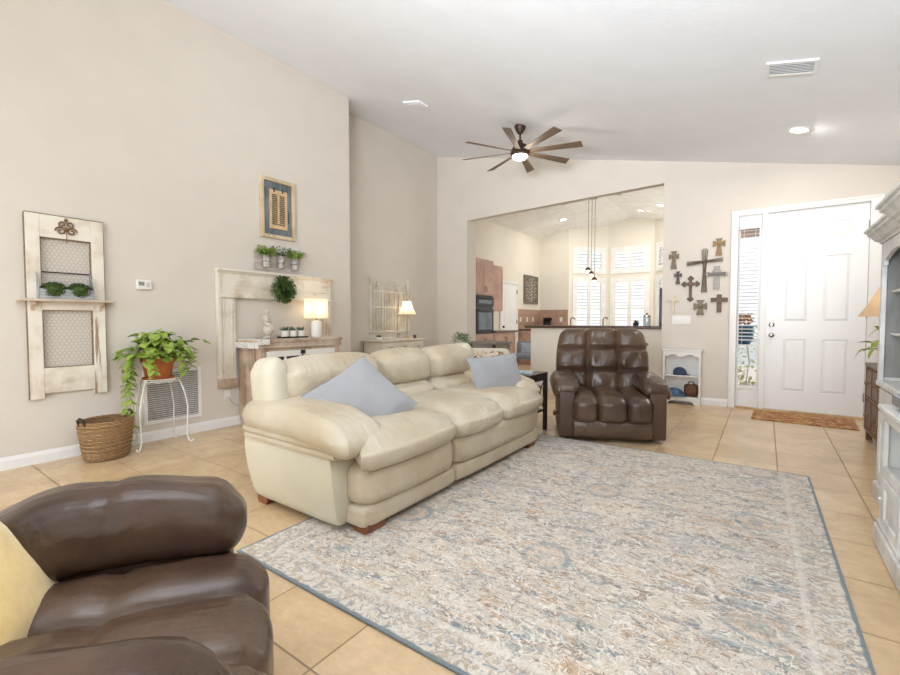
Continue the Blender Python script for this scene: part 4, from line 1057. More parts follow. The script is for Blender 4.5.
for z in (0, .40, .66): f.box(-pw + .035, pw - .035, -.035, -.004, z, z + .03)
for x in (-.19, .19): f.box(x - .016, x + .016, -.038, -.004, 0, .78)
f.done('frame', OLDWHITE, t, bevel=.002, smooth=0)
f = B()
for c, r in ((-.33, .13), (0, .18), (.33, .13)):
    for q in (1, .8):
        f.tube([(c + r * q * math.cos(a * PI / 14), -.02, .69 + r * q * math.sin(a * PI / 14)) for a in range(15)], .012, 6)
    for k in range(1, 6):
        a = k * PI / 6; f.tube([(c + .03 * math.cos(a), -.02, .69 + .03 * math.sin(a)), (c + r * .8 * math.cos(a), -.02, .69 + r * .8 * math.sin(a))], .009, 5)
f.done('fan_arches', OLDWHITE, t)
f = B()
for x in (-.38, -.31, -.25, -.12, -.06, 0, .06, .12, .25, .31, .38):
    f.box(x - .012, x + .012, -.028, -.006, .03, .66)
for x in (-.09, .03): 
    scroll(f, (x, .52), .03, .01, 0, 8, -.03, .006); scroll(f, (x + .06, .22), .03, .01, 0, 8, -.03, .006)
f.done('bars', OLDWHITE, t, smooth=0)
t = thing('table_lamp', 'small lit lamp with bell shade and slim pole on cream console', 'lamp', (-4.88, 5.58, .831), 0)
B().lathe([(.01, 0), (.055, 0), (.05, .015), (.018, .03), (.012, .06), (.016, .10), (.010, .16), (.014, .24), (.008, .30), (.008, .40)], 16).done('lamp_base', M('gilded_pole', S(188, 168, 130), .5), t)
f = B(); seg = 24; prof = [(.15, .40), (.125, .45), (.10, .50), (.078, .56), (.068, .62)]
vs = [(r * (1 + .03 * (k % 2)) * math.cos(2 * PI * k / seg), r * (1 + .03 * (k % 2)) * math.sin(2 * PI * k / seg), z) for r, z in prof for k in range(seg)]
f.add(vs, [(i * seg + k, i * seg + (k + 1) % seg, (i + 1) * seg + (k + 1) % seg, (i + 1) * seg + k) for i in range(4) for k in range(seg)]); f.done('lamp_shade', SHADE, t)
B().tube([(0, 0, .6), (0, 0, .66)], .005, 6).done('finial', BRONZE, t)
B().ball((0, 0, .46), (.02, .02, .03), 10).done('bulb', emis('bulb_glow_small', (1, .85, .62, 1), 4), t)
point('console_lamp_light', (-4.88, 5.58, .831 + .5), 1.7, r=.03)
# small things on console
t = thing('picture_frame', 'small cream picture frame standing on the console beside the lamp', 'frame', (-4.86, 5.33, .831), D90 + .2)
B().box(-.08, .08, -.01, .01, 0, .12).done('frame', CRP, t, bevel=.003); B().box(-.06, .06, -.013, -.01, .02, .10).done('photo', M('faded_print', S(196, 190, 172), .5, S(150, 140, 120), 30), t, smooth=0)
bk = B().box(-.11, .11, -.07, .07, 0, .035).box(-.105, .105, -.075, .065, .006, .03).done('book', CRP, bevel=.002, smooth=0); tag(bk, 'pale hardback book lying flat on the cream console', 'book', loc=(-4.86, 5.10, .831), rz=D90 + .1)
smallpot('low bowl of dark green leaves at the left on the cream console', (-4.86, 4.90, .831), CERAM, 'potted_greens', .04, .06, .05, 40, LEAFD)
jr = B().lathe([(.005, 0), (.026, 0), (.028, .05), (.02, .058), (.005, .06)], 14).done('candle_jar', M('dark_jar', S(86, 70, 60), .3)); tag(jr, 'small dark candle jar at the right end of the console', 'candle', loc=(-4.78, 5.66, .831))
# plant on stool behind sofa
t = thing('pedestal_stand', 'white round pedestal stand behind the far end of sofa', 'stand', (-2.86, 4.22, 0))
B().lathe([(.02, 0), (.14, 0), (.14, .02), (.03, .05), (.025, .70), (.12, .74), (.13, .76), (.02, .76)], 24).done('pedestal', WHITE, t)
t = thing('potted_fern', 'small grey-green bushy plant in a white pot behind the sofa', 'potted plant', (-2.86, 4.22, .762))
B().lathe([(.01, 0), (.055, 0), (.07, .10), (.075, .11), (.06, .105), (.01, .09)], 20).done('pot', CERAM, t)
f = B(); rr = random.Random(8)
for k in range(200):
    a = rr.uniform(0, 2 * PI); el = rr.uniform(.1, 1.2); L = rr.uniform(.03, .12); d = Vector((math.cos(a) * math.cos(el), math.sin(a) * math.cos(el), math.sin(el)))
    f.leaf(Vector((0, 0, .105)) + d * L, d + Vector((rr.uniform(-.4, .4), rr.uniform(-.4, .4), rr.uniform(-.4, .4))), .04, .02, .2)
f.done('foliage', M('grey_green_leaf', S(140, 156, 116), .6, S(96, 120, 70), 30), t, smooth=0)
# side table at far sofa end
t = thing('side_table', 'dark wood side table at the far end of the sofa', 'table', (-2.10, 4.03, 0))
DARKT = M('espresso_wood', S(58, 48, 44), .35, S(46, 38, 34), 10)
B().box(-.30, .30, -.21, .21, .575, .60).done('tabletop', DARKT, t, bevel=.004)
for x in (-.28, .28):
    for y in (-.19, .19): B().box(x - .018, x + .018, y - .018, y + .018, 0, .575).done('leg', DARKT, t, bevel=.002)
f = B()
for y in (-.19, .19): f.box(-.26, .26, y - .01, y + .01, .52, .575)
for x in (-.28, .28): f.box(x - .01, x + .01, -.17, .17, .52, .575)
f.done('apron', DARKT, t, smooth=0)
B().box(-.27, .27, -.18, .18, .20, .22).done('lower_shelf', DARKT, t, smooth=0)
f = B()
for k in range(5): scroll(f, (.0 + 0, 0), .0, .0, 0, 1, 0, .001, 2) if False else None
for x in (.28,):
    for z in (.33, .43):
        f.tube([(x, .05 * math.cos(a * PI / 8) * 1.6, z + .05 * math.sin(a * PI / 8)) for a in range(17)], .006, 6, False)
    f.tube([(x, -.17, .22), (x, 0, .38), (x, .17, .52)], .006, 6); f.tube([(x, .17, .22), (x, 0, .38), (x, -.17, .52)], .006, 6)
f.done('scroll_side', DARKT, t)
bx = B().box(-.07, .07, -.07, .07, 0, .14).done('tissue_box', BOXPRINT, bevel=.004); tag(bx, 'square box with green leafy print on the dark side table', 'box', loc=(-2.22, 4.05, .601), rz=.5)
mg = B().box(-.10, .10, -.07, .07, 0, .012).box(-.098, .102, -.068, .072, .012, .02).done('magazine', M('magazine_cover', S(214, 224, 226), .3, S(150, 176, 186), 12), smooth=0); tag(mg, 'thin pale magazines lying on the front of dark side table', 'magazine', loc=(-1.95, 3.98, .601), rz=.3)
# toile armchair behind
t = thing('slipper_chair', 'cream upholstered armchair with brown floral back behind the sofa', 'armchair', (-3.22, 5.35, 0), math.radians(22))
CUP = fabric('cream_upholstery', S(228, 220, 204), S(216, 206, 188))
B().rbox((0, 0, .30), (.66, .60, .24), .06, 10).done('seat', CUP, t)
B().rbox((0, .27, .43), (.66, .16, .58), .08, 12).done('backrest', CUP, t)
B().rbox((0, .14, .565), (.50, .12, .24), .05, 10).done('back_pillow', TOILE, t)
B().rbox((0, .355, .60), (.52, .02, .20), .009, 6).done('back_panel', TOILE, t)
B().rbox((0, -.02, .445), (.5, .40, .08), .035, 10).done('seat_cushion', TOILE, t)
for x in (-.33, .33): B().rbox((x, .0, .40), (.14, .58, .36), .06, 10).done('arm', CUP, t)
for x in (-.28, .28):
    for y in (-.24, .24): B().tube([(x, y, 0), (x, y, .2)], [.015, .022], 8).done('leg', BROWNWOOD, t)
# dining bench / table in grey wood
t = thing('dining_table', 'grey wooden dining table beyond the sofa near the kitchen opening', 'table', (-3.74, 6.40, 0), 0)
B().box(-.27, .27, -.30, .25, .74, .78).done('tabletop', GREYWOOD, t, bevel=.004)
B().box(-.24, .24, -.27, .22, .64, .74).done('apron', GREYWOOD, t, smooth=0)
for x in (-.22, .22):
    for y in (-.24, .19): B().box(x - .03, x + .03, y - .03, y + .03, 0, .74).done('leg', GREYWOOD, t, smooth=0)
# grey kitchen chair
t = thing('dining_chair', 'low grey upholstered chair in the kitchen left of the bar', 'chair', (-3.78, 7.75, 0), math.radians(10))
GF = fabric('grey_upholstery', S(136, 138, 146), S(150, 152, 158))
B().rbox((0, 0, .44), (.48, .46, .10), .04, 10).done('seat', GF, t)
B().rbox((0, .22, .58), (.46, .08, .28), .03, 10, lambda p, u: (p.x, p.y + .06 * (u.z + 1) / 2 + .03 * u.x ** 2, p.z)).done('backrest', GF, t)
for x in (-.2, .2):
    for y in (-.19, .19): B().tube([(x, y, 0), (x, y, .41)], [.014, .02], 8).done('leg', BROWNWOOD, t)
cu = pillow('chair_pillow', .30, .22, .08, fabric('pale_blue_print', S(198, 204, 212), S(150, 164, 180), 24), 'pale blue patterned pillow on the grey kitchen chair', (-3.72, 7.82, .59), axes((.35, -.85, .25), (0, 0, 1)), piping=False)

# ------------------------------------------------------------------ bar counter and kitchen
ct = B().prism([(-3.40, 6.96), (-1.19, 6.96), (-1.19, 7.42), (-3.40, 7.42)], 1.0, 1.045, 'z').done('bar_counter', COUNTER, bevel=.008); tag(ct, 'dark brown granite bar top across the kitchen half wall', 'countertop')
def kcab(name, label, x0, x1, y0, y1, z0, z1, ndoor, faces='x', handle_z=None, side=1):
    t = thing(name, label, 'cabinet', ((x0 + x1) / 2, (y0 + y1) / 2, z0), D90)
    dx, dy, h_ = (y1 - y0) / 2, (x1 - x0) / 2, z1 - z0
    B().box(-dx, dx, -dy + .02, dy, 0, h_).done('body', MAPLE, t, smooth=0)
    for k in range(ndoor):
        a = -dx + .01 + k * (2 * dx - .02) / ndoor; b_ = a + (2 * dx - .02) / ndoor - .008
        f = B(); f.box(a, b_, -dy + .006, -dy + .02, .02, h_ - .02); r = .055
        f.box(a, a + r, -dy, -dy + .006, .02, h_ - .02).box(b_ - r, b_, -dy, -dy + .006, .02, h_ - .02).box(a + r, b_ - r, -dy, -dy + .006, .02, .02 + r).box(a + r, b_ - r, -dy, -dy + .006, h_ - .02 - r, h_ - .02)
        d = f.done('door', MAPLE, t, smooth=0, bevel=.002)
        hx = b_ - .03 if (k % 2 == 0 and ndoor > 1) else a + .03
        hz = .12 if handle_z is None else h_ - .15
        B().tube([(hx, -dy - .002, hz - .05), (hx, -dy - .025, hz - .04), (hx, -dy - .025, hz + .04), (hx, -dy - .002, hz + .05)], .005, 6).done('handle', BRONZE, d)
    return t
kcab('wall_cabinet', 'maple double-door cabinet above the black wall oven', -5.19, -4.60, 7.28, 8.0, 1.64, 2.36, 2)
kcab('wall_cabinet', 'maple single-door upper cabinet right of the wall oven', -5.19, -4.78, 8.02, 8.72, 1.34, 2.33, 1)
kcab('oven_cabinet', 'maple cabinet base below the black wall oven', -5.19, -4.60, 7.28, 8.0, 0, .86, 2, handle_z=1)
t = thing('wall_oven', 'black built-in double wall oven in the kitchen cabinets', 'oven', (-4.90, 7.64, .86), D90)
B().box(-.35, .35, -.28, .28, .003, .777).done('body', BLACK, t, bevel=.004)
for z0, z1 in ((.04, .50), (.56, .75)):
    d = B().box(-.33, .33, -.31, -.28, z0, z1).done('oven_door', BLACK, t, bevel=.005)
    B().box(-.25, .25, -.314, -.31, z0 + .05, z1 - .07).done('oven_glass', M('oven_window', S(120, 130, 136), .05, S(100, 108, 112), 4), d, smooth=0)
    B().tube([(-.28, -.34, z1 - .03), (.28, -.34, z1 - .03)], .01, 8).done('oven_handle', BLACKM, d)
kcab('base_cabinet', 'maple base cabinet under the left kitchen counter beyond the oven', -5.19, -4.60, 8.02, 9.0, 0, .87, 2, handle_z=1)
c = B().box(-5.19, -4.56, 8.02, 9.02, .872, .91).done('counter_left', COUNTER, bevel=.005, smooth=0); tag(c, 'dark granite worktop beside the wall oven', 'countertop')
kcab('base_cabinet', 'orange-brown maple base cabinet in the far kitchen corner', -5.19, -4.60, 10.3, 11.58, 0, .87, 3, handle_z=1)
c = B().box(-5.19, -4.56, 10.28, 11.585, .872, .91).done('counter_corner', COUNTER, bevel=.005, smooth=0); tag(c, 'dark granite worktop in the far kitchen corner', 'countertop')
struct(B().box(-5.2, -5.19, 10.25, 11.585, .91, 1.43).box(-5.19, -4.36, 11.586, 11.6, .91, 1.43).done('trim_3', SPLASH, smooth=0))
for k, (x, y, r, nm) in enumerate(((-5.19, 10.4, D90, 'nearest white outlet plate on the backsplash, by the pantry door'), (-5.19, 10.8, D90, 'middle white outlet plate on the left backsplash'), (-5.19, 11.15, D90, 'far white outlet plate on the left backsplash, by the corner'), (-4.55, 11.586, 0, 'white outlet plate on the back kitchen backsplash'))):
    o = B().box(-.04, .04, -.008, -.001, -.06, .06).done('outlet_plate', WHITE, bevel=.002); tag(o, nm, 'outlet', 'backsplash outlets', loc=(x, y, 1.16), rz=r)
t = thing('coffee_maker', 'black coffee maker in the far kitchen corner', 'coffee maker', (-4.85, 11.35, .911), .6)
B().box(-.10, .10, .02, .12, 0, .30).done('body', BLACK, t, bevel=.01); B().box(-.10, .10, -.12, .12, 0, .03).done('base', BLACK, t, bevel=.005); B().box(-.10, .10, -.11, .02, .22, .30).done('head', BLACK, t, bevel=.01)
B().lathe([(.02, .03), (.06, .035), (.07, .10), (.05, .17), (.02, .17)], 16, (0, -.04, 0)).done('carafe', M('dark_glass', S(30, 30, 32), .05), t)
# pantry door
dr = sthing('door_2', (-5.2, 9.75, 0), D90)
B().box(-.40, .40, -.03, -.004, .01, 2.03).done('door_slab', DOORW, dr, smooth=0, bevel=.003)
for z0, z1 in ((.2, .95), (1.1, 1.85)): B().box(-.27, .27, -.036, -.03, z0, z1).done('door_panel', DOORW, dr, bevel=.004, smooth=0)
f = B(); f.box(-.46, -.40, -.04, -.001, 0, 2.04).box(.40, .46, -.04, -.001, 0, 2.04).box(-.46, .46, -.04, -.001, 2.04, 2.10); f.done('casing', TRIM, dr, smooth=0, bevel=.003)
B().ball((-.34, -.06, .98), .028, 12).done('door_knob', BRONZE, dr)
for z in (.25, 1.1, 1.85): B().tube([(.40, -.036, z - .05), (.40, -.036, z + .05)], .012, 6).done('hinge', BRONZE, dr)
# picture in the kitchen
t = thing('relief_panel', 'square dark carved relief panel on the kitchen left wall', 'wall art', (-5.2, 11.0, 1.58), D90)
f = B(); f.box(-.42, .42, -.03, -.002, 0, .76).done('backing', M('dark_pewter', S(96, 88, 78), .5, S(120, 110, 98), 12), t, smooth=0)
f = B(); f.box(-.42, -.36, -.045, -.03, 0, .76).box(.36, .42, -.045, -.03, 0, .76).box(-.36, .36, -.045, -.03, 0, .06).box(-.36, .36, -.045, -.03, .70, .76); f.done('frame', M('pewter', S(120, 110, 96), .5), t, smooth=0, bevel=.003)
f = B(); rr = random.Random(4)
for k in range(7):
    for sx in (-1, 1):
        scroll(f, (sx * (.08 + .16 * (k % 2)), .12 + k * .085), .09, .02, 0, sx * 5.5, -.036, .010)
f.tube([(0, -.036, .10), (0, -.036, .66)], .012, 6); f.done('relief', M('pale_relief', S(196, 186, 168), .6), t)
# refrigerator at the right jamb
t = thing('refrigerator', 'black refrigerator edge just inside the kitchen opening right side', 'refrigerator', (-1.12, 8.75, 0), -D90)
B().box(-.38, .38, -.32, .36, .02, 1.70).done('body', BLACK, t, bevel=.01); B().box(-.375, .375, -.39, -.325, .65, 1.69).done('fridge_door', BLACK, t, bevel=.012); B().box(-.375, .375, -.39, -.325, .05, .635).done('freezer_drawer', BLACK, t, bevel=.012)
B().tube([(-.30, -.43, .8), (-.30, -.43, 1.5)], .012, 8).done('handle', CHROME, t)
# things on the bar
smallpot('little green plant in dark pot on the bar counter', (-1.62, 7.18, 1.046), BLACKM, 'potted_herb', .045, .045, .06, 40, LEAFD)
t = thing('glass_canister', 'glass canister with metal lid on the bar counter', 'jar', (-1.47, 7.22, 1.046))
B().lathe([(.01, 0), (.05, 0), (.052, .10), (.048, .14), (.01, .14)], 20).done('jar', M('pale_glass', S(206, 210, 206), .1), t); B().lathe([(.01, .14), (.05, .14), (.05, .16), (.012, .17), (.014, .19), (.005, .2)], 20).done('lid', CHROME, t)
for x, nm in ((-2.17, 'dark curved sink faucet behind the bar, middle'), (-2.72, 'dark curved soap spout behind the bar, left')):
    o = B().tube([(0, 0, 0), (0, 0, .10), (.02, 0, .13), (.06, 0, .125), (.075, 0, .10)], .009, 8).done('faucet', BRONZE); tag(o, nm, 'faucet', loc=(x, 7.36, 1.046))
# pendant
t = thing('pendant_light', 'three bulb pendant on long dark cords in the kitchen', 'pendant light', (-3.16, 9.8, kz(-3.16)))
H = kz(-3.16)
B().lathe([(.13, 0), (.13, -.02), (.02, -.03)], 24).done('canopy', BRONZE, t)
for k, (dx, z) in enumerate(((-.075, 2.27), (0, 2.18), (.07, 2.04))):
    B().tube([(dx, 0, -.02), (dx, 0, z - H + .03)], .0045, 6).done('cord', BRONZE, t)
    f = B().lathe([(.01, .05), (.045, .03), (.06, -.01), (.05, -.02)], 16, (dx, 0, z - H)).done('socket', BRONZE, t)
    B().ball((dx, 0, z - H - .05), (.04, .04, .05), 12).done('bulb', emis('pendant_bulb', (1, .84, .6, 1), 3), f)

# ------------------------------------------------------------------ crosses on the far wall
RUST = M('rust_wood', S(112, 92, 78), .6, S(90, 72, 60), 20); OLIVE = M('olive_bronze', S(128, 112, 86), .5, S(104, 90, 68), 20)
IVORY = M('ivory_resin', S(224, 212, 188), .6, S(210, 196, 168), 20); PEWT = M('pewter_cross', S(170, 166, 158), .5, S(146, 142, 134), 20); TWIG = M('grey_twig', S(118, 104, 90), .7, S(92, 80, 68), 20)
GOLDB = M('golden_bronze', S(150, 122, 76), .5, S(124, 98, 60), 20)
def cross(x, z, w_, h_, arm, mat, style, label, cy=.30, grp='crosses'):
    t = thing('wall_cross', label, 'cross', (x, FY, z))
    th = -.022; f = B(); yc = h_ / 2 - h_ * cy
    a = arm / 2
    if style == 'plain':
        f.box(-a, a, th, -.002, -h_ / 2, h_ / 2).box(-w_ / 2, -a, th, -.002, yc - a, yc + a).box(a, w_ / 2, th, -.002, yc - a, yc + a)
    elif style == 'flare':
        b_ = a * 1.7
        f.prism([(-b_, -h_ / 2), (b_, -h_ / 2), (a * .8, yc - a), (w_ / 2, yc - b_), (w_ / 2, yc + b_), (a * .8, yc + a), (b_, h_ / 2), (-b_, h_ / 2), (-a * .8, yc + a), (-w_ / 2, yc + b_), (-w_ / 2, yc - b_), (-a * .8, yc - a)], th, -.002)
        f.ball((0, th, yc), (a, .01, a), 10)
    elif style == 'fleur':
        f.box(-a * .8, a * .8, th, -.002, -h_ / 2 + a, h_ / 2 - a).box(-w_ / 2 + a, -a * .8, th, -.002, yc - a * .8, yc + a * .8).box(a * .8, w_ / 2 - a, th, -.002, yc - a * .8, yc + a * .8)
        for (px, pz) in ((0, h_ / 2 - a), (0, -h_ / 2 + a), (-w_ / 2 + a, yc), (w_ / 2 - a, yc)):
            dx, dz = (1 if px > 0 else -1 if px < 0 else 0), (0 if px else (1 if pz > yc else -1))
            for q in ((dx, dz), (dz, dx), (-dz, -dx)):
                f.ball((px + q[0] * a * .9, (th - .002) / 2, pz + q[1] * a * .9), (a * .95, .011, a * .95), 10)
        f.ball((0, th, yc), (a * 1.7, .009, a * 1.7), 12)
    elif style == 'round':
        f.rbox((0, (th - .002) / 2, 0), (arm, .02, h_), arm * .45, 8, flat=1); f.rbox((0, (th - .002) / 2, yc), (w_, .019, arm), arm * .45, 8, flat=1)
    o = f.done('body', mat, t, smooth=30, bevel=.002)
    return t
def rb(p): pass
cross(-1.04, 1.955, .125, .245, .045, OLIVE, 'flare', 'bronze flared cross, upper left of the wall cross group')
cross(-.985, 1.71, .095, .175, .032, M('dark_cross', S(84, 72, 58), .5), 'flare', 'small dark cross below the upper left bronze cross')
cross(-1.035, 1.355, .14, .235, .030, IVORY, 'plain', 'pale ivory cross low on the left above the light switches')
cross(-.83, 1.555, .19, .315, .042, RUST, 'fleur', 'dark rust ornate fleur cross in the middle of the group')
cross(-.71, 1.30, .16, .20, .055, OLIVE, 'flare', 'squat grey-brown square cross at bottom centre', .42)
cross(-.495, 1.35, .19, .235, .055, RUST, 'plain', 'reddish brown rounded wooden cross at bottom right')
cross(-.53, 1.69, .10, .30, .07, PEWT, 'plain', 'silver cross with scrolled word band, right of twig cross')
t = bpy.data.objects['wall_cross.006']
B().box(-.10, .10, -.03, -.022, .02, .065).done('word_band', M('dark_band', S(110, 104, 96), .5), t, bevel=.003)
f = B(); scroll(f, (-.10, .042), .03, .02, .8, 5.4, -.02, .005); scroll(f, (.10, .042), .03, .02, -2.3, 2.3, -.02, .005); f.done('scroll_ends', PEWT, t)
cross(-.51, 2.085, .14, .22, .045, GOLDB, 'flare', 'golden bronze cross at top right of the cross group')
t = thing('wall_cross', 'largest cross, of bundled grey twigs, centre of the group', 'cross', (-.67, FY, 1.79))
f = B()
for dx in (-.022, -.008, .008, .022): f.tube([(dx * 1.3, -.014, -.29), (dx * .6, -.016, 0), (dx * 1.5, -.014, .30 - abs(dx))], [.007, .006, .005], 6)
f.done('upright', TWIG, t)
f = B()
for dz in (-.018, -.006, .006, .018): f.tube([(-.21, -.022, .10 + dz * 1.4), (0, -.026, .115 + dz * .6), (.21, -.022, .13 + dz * 1.2)], [.006, .006, .004], 6)
f.done('crossbar', TWIG, t)
B().tube([(-.03, -.03, .09), (.03, -.034, .14)], .004, 6).done('binding', BRONZE, t)
t = thing('switch_plate', 'white four gang light switch plate below the crosses', 'light switch', (-.935, FY, 1.135))
B().box(-.115, .115, -.007, -.001, -.058, .058).done('plate', WHITE, t, bevel=.002)
for k in range(4): B().box(-.083 + k * .046, -.055 + k * .046, -.012, -.007, -.03, .03).done('rocker', TRIM, t, bevel=.002)
# ------------------------------------------------------------------ little white shelf with hats
SX, SYf = -.90, 6.60
t = thing('bookshelf', 'small white bookcase with scalloped top rail beside the kitchen opening', 'shelf', (SX, 6.66, 0))
SW = .225
f = B()
for x0 in (-SW, SW - .02): f.box(x0, x0 + .02, -.08, .075, 0, .72)
f.done('side', WHITE, t, bevel=.002, smooth=0)
B().box(-SW - .015, SW + .015, -.09, .075, .72, .738).done('top', WHITE, t, bevel=.003, smooth=0)
B().box(-SW + .02, SW - .02, -.075, .065, .375, .39).done('shelf_board', WHITE, t, smooth=0)
B().box(-SW + .02, SW - .02, -.075, .065, .09, .105).done('bottom_board', WHITE, t, smooth=0)
B().box(-SW + .02, SW - .02, .065, .074, .0, .72).done('back_board', WHITE, t, smooth=0)
pts = [(-SW + .02, .72), (-SW + .02, .64)] + [(-SW + .02 + (2 * SW - .04) * i / 24, .655 + .018 * math.cos(i / 24 * 2 * PI * 2 + PI)) for i in range(1, 24)] + [(SW - .02, .64), (SW - .02, .72)]
B().prism(pts, -.082, -.07).done('scalloped_rail', WHITE, t, smooth=0)
pts = [(-SW, .09), (-SW, 0), (-SW + .06, 0), (-SW + .09, .035), (-SW + .13, .05), (SW - .13, .05), (SW - .09, .035), (SW - .06, 0), (SW, 0), (SW, .09)]
B().prism(pts, -.083, -.07).done('base_skirt', WHITE, t, smooth=0)
def cap(label, loc, rz, c1, s_=1):
    t = thing('cap', label, 'hat', loc, rz)
    f = B(); f.lathe([(.088 * s_, 0), (.092 * s_, .015), (.09 * s_, .045), (.075 * s_, .078), (.045 * s_, .098), (.01, .104)], 24, sx=1.12); f.done('crown', c1, t)
    vs = []; n = 12
    for i in range(n + 1):
        a = -.95 + 1.9 * i / n
        for r in (.085, .15):
            q = .06 * math.cos(a * 1.3) if r > .1 else 0
            vs.append(((.085 * 1.12 * math.cos(a) + q) * s_, .088 * math.sin(a) * s_, .004 - .02 * (a / .95) ** 2 * 0))
    vs2 = [(x, y, z + .006) for x, y, z in vs]; m_ = len(vs)
    fs = [(2 * i, 2 * i + 1, 2 * i + 3, 2 * i + 2) for i in range(n)]; fs += [tuple(m_ + q for q in f_) for f_ in fs]; fs += [(2 * i + 1, 2 * i + 3, m_ + 2 * i + 3, m_ + 2 * i + 1) for i in range(n)]
    B().add(vs + vs2, fs).done('brim', c1, t)
    B().ball((0, 0, .104 ), (.007, .007, .004), 8).done('button', c1, t)
NAVY = M('navy_cloth', S(46, 60, 88), .8, S(64, 80, 108), 30)
cap('navy blue cap resting on the upper shelf of white bookcase', (-.93, 6.655, .391), math.radians(0), NAVY, .80)
NAVY2 = M('blue_camo', S(30, 52, 84), .5, S(86, 130, 168), 26)
cap('bright blue shiny cap on the bottom shelf of white bookcase', (-.99, 6.65, .106), math.radians(-20), NAVY2, 1.1)
bg_ = B().rbox((0, 0, .085), (.17, .09, .17), .05, 12, lambda p, u: (p.x, p.y, p.z + .02 * nz(p, 14, 3))).tube([(-.04, -.04, .14), (-.02, -.045, .20), (.03, -.045, .20), (.045, -.04, .14)], .008, 6)
tag(bg_.done('leather_pouch', M('saddle_leather', S(112, 72, 48), .6, S(86, 54, 38), 20)), 'brown leather pouch on the bottom shelf at right', 'bag', loc=(-.79, 6.665, .108))
# ------------------------------------------------------------------ right wall: entertainment centre
t = thing('entertainment_center', 'distressed grey-white wall unit with crown moulding along the right wall', 'cabinet', (0, 0, 0))
def crown(name, x, y0, y1, z):
    """moulding wraps front (-X) and both ends"""
    prof = [(0, 0), (.012, .0), (.012, .012), (.03, .02), (.05, .05), (.065, .06), (.065, .075), (.078, .08), (.078, .095), (0, .095)]
    f = B(); xb = RX - .02; n = len(prof); vs = []
    for (o_, h_) in prof: vs += [(xb, y0 - o_, z + h_), (x - o_, y0 - o_, z + h_), (x - o_, y1 + o_, z + h_), (xb, y1 + o_, z + h_)]
    fs = [(4 * i + k, 4 * i + k + 1, 4 * ((i + 1) % n) + k + 1, 4 * ((i + 1) % n) + k) for i in range(n) for k in range(3)]
    fs += [tuple(4 * i for i in range(n)), tuple(4 * i + 3 for i in range(n))]
    f.add(vs, fs); return f.done(name, UNIT, t, smooth=20)
def pier(y0, y1):
    xf = .60; xb = RX - .03; tk = .045; p = B()
    p.box(xf, xb, y0, y0 + .02, .0, 1.60).box(xf, xb, y1 - .02, y1, .0, 1.60); p.done('pier_side', UNIT, t, smooth=0)
    f = B(); f.box(xf - .018, xf + .004, y0, y0 + tk, .75, 1.60).box(xf - .018, xf + .004, y1 - tk, y1, .75, 1.60)
    n = 14; a, b_ = y0 + tk, y1 - tk
    arch = [(a, 1.60), (a, 1.46)] + [(a + .03, 1.46), (a + .03, 1.49)] + [(a + .06 + (b_ - a - .12) * i / n, 1.49 + .04 * math.sin(PI * i / n)) for i in range(n + 1)] + [(b_ - .03, 1.49), (b_ - .03, 1.46), (b_, 1.46), (b_, 1.60)]
    f.prism(arch, xf - .018, xf + .004, 'x'); f.done('arched_front', UNIT, t, smooth=0, bevel=.002)
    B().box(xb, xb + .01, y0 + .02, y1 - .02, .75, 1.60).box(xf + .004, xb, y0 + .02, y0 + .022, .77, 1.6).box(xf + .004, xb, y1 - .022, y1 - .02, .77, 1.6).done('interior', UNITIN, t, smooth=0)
    B().box(xf, xb, y0 + .02, y1 - .02, 1.58, 1.61).done('pier_top', UNIT, t, smooth=0)
    for z in (1.04, 1.30): B().rbox(((xf + xb) / 2 + .01, (y0 + y1) / 2, z), (xb - xf - .03, y1 - y0 - .05, .02), .009, 6).done('shelf', UNIT, t)
    B().box(xf - .022, xb, y0 - .03, y1 + .015, .715, .75).done('ledge', UNIT, t, bevel=.008)
    f = B(); f.box(xf, xf + .01, y0 + .02, y1 - .02, .1, .715)
    B().box(xf - .01, xf + .002, y0 + .02, y1 - .02, .58, .70).done('drawer', UNIT, t, bevel=.005)
    d = f.done('lower_front', UNIT, t, smooth=0)
    f = B(); f.box(xf - .012, xf, y0 + .03, y0 + .09, .13, .56).box(xf - .012, xf, y1 - .09, y1 - .03, .13, .56).box(xf - .012, xf, y0 + .09, y1 - .09, .13, .19).box(xf - .012, xf, y0 + .09, y1 - .09, .50, .56); f.done('door', UNIT, t, bevel=.004, smooth=0)
    B().box(xf - .02, xb, y0 - .02, y1 + .01, 0, .11).done('plinth', UNIT, t, bevel=.01)
    return f
# peg holes read in the grey sides
pier(3.10, 3.82); pier(.86, 1.58)
crown('crown_moulding', .585, 3.10, 3.82, 1.60); crown('crown_moulding', .585, .86, 1.58, 1.60)
crown('crown_moulding', .52, 1.60, 3.02, 1.605)
B().box(.52, RX - .03, 1.60, 3.02, 1.50, 1.605).done('bridge', UNIT, t, bevel=.004)
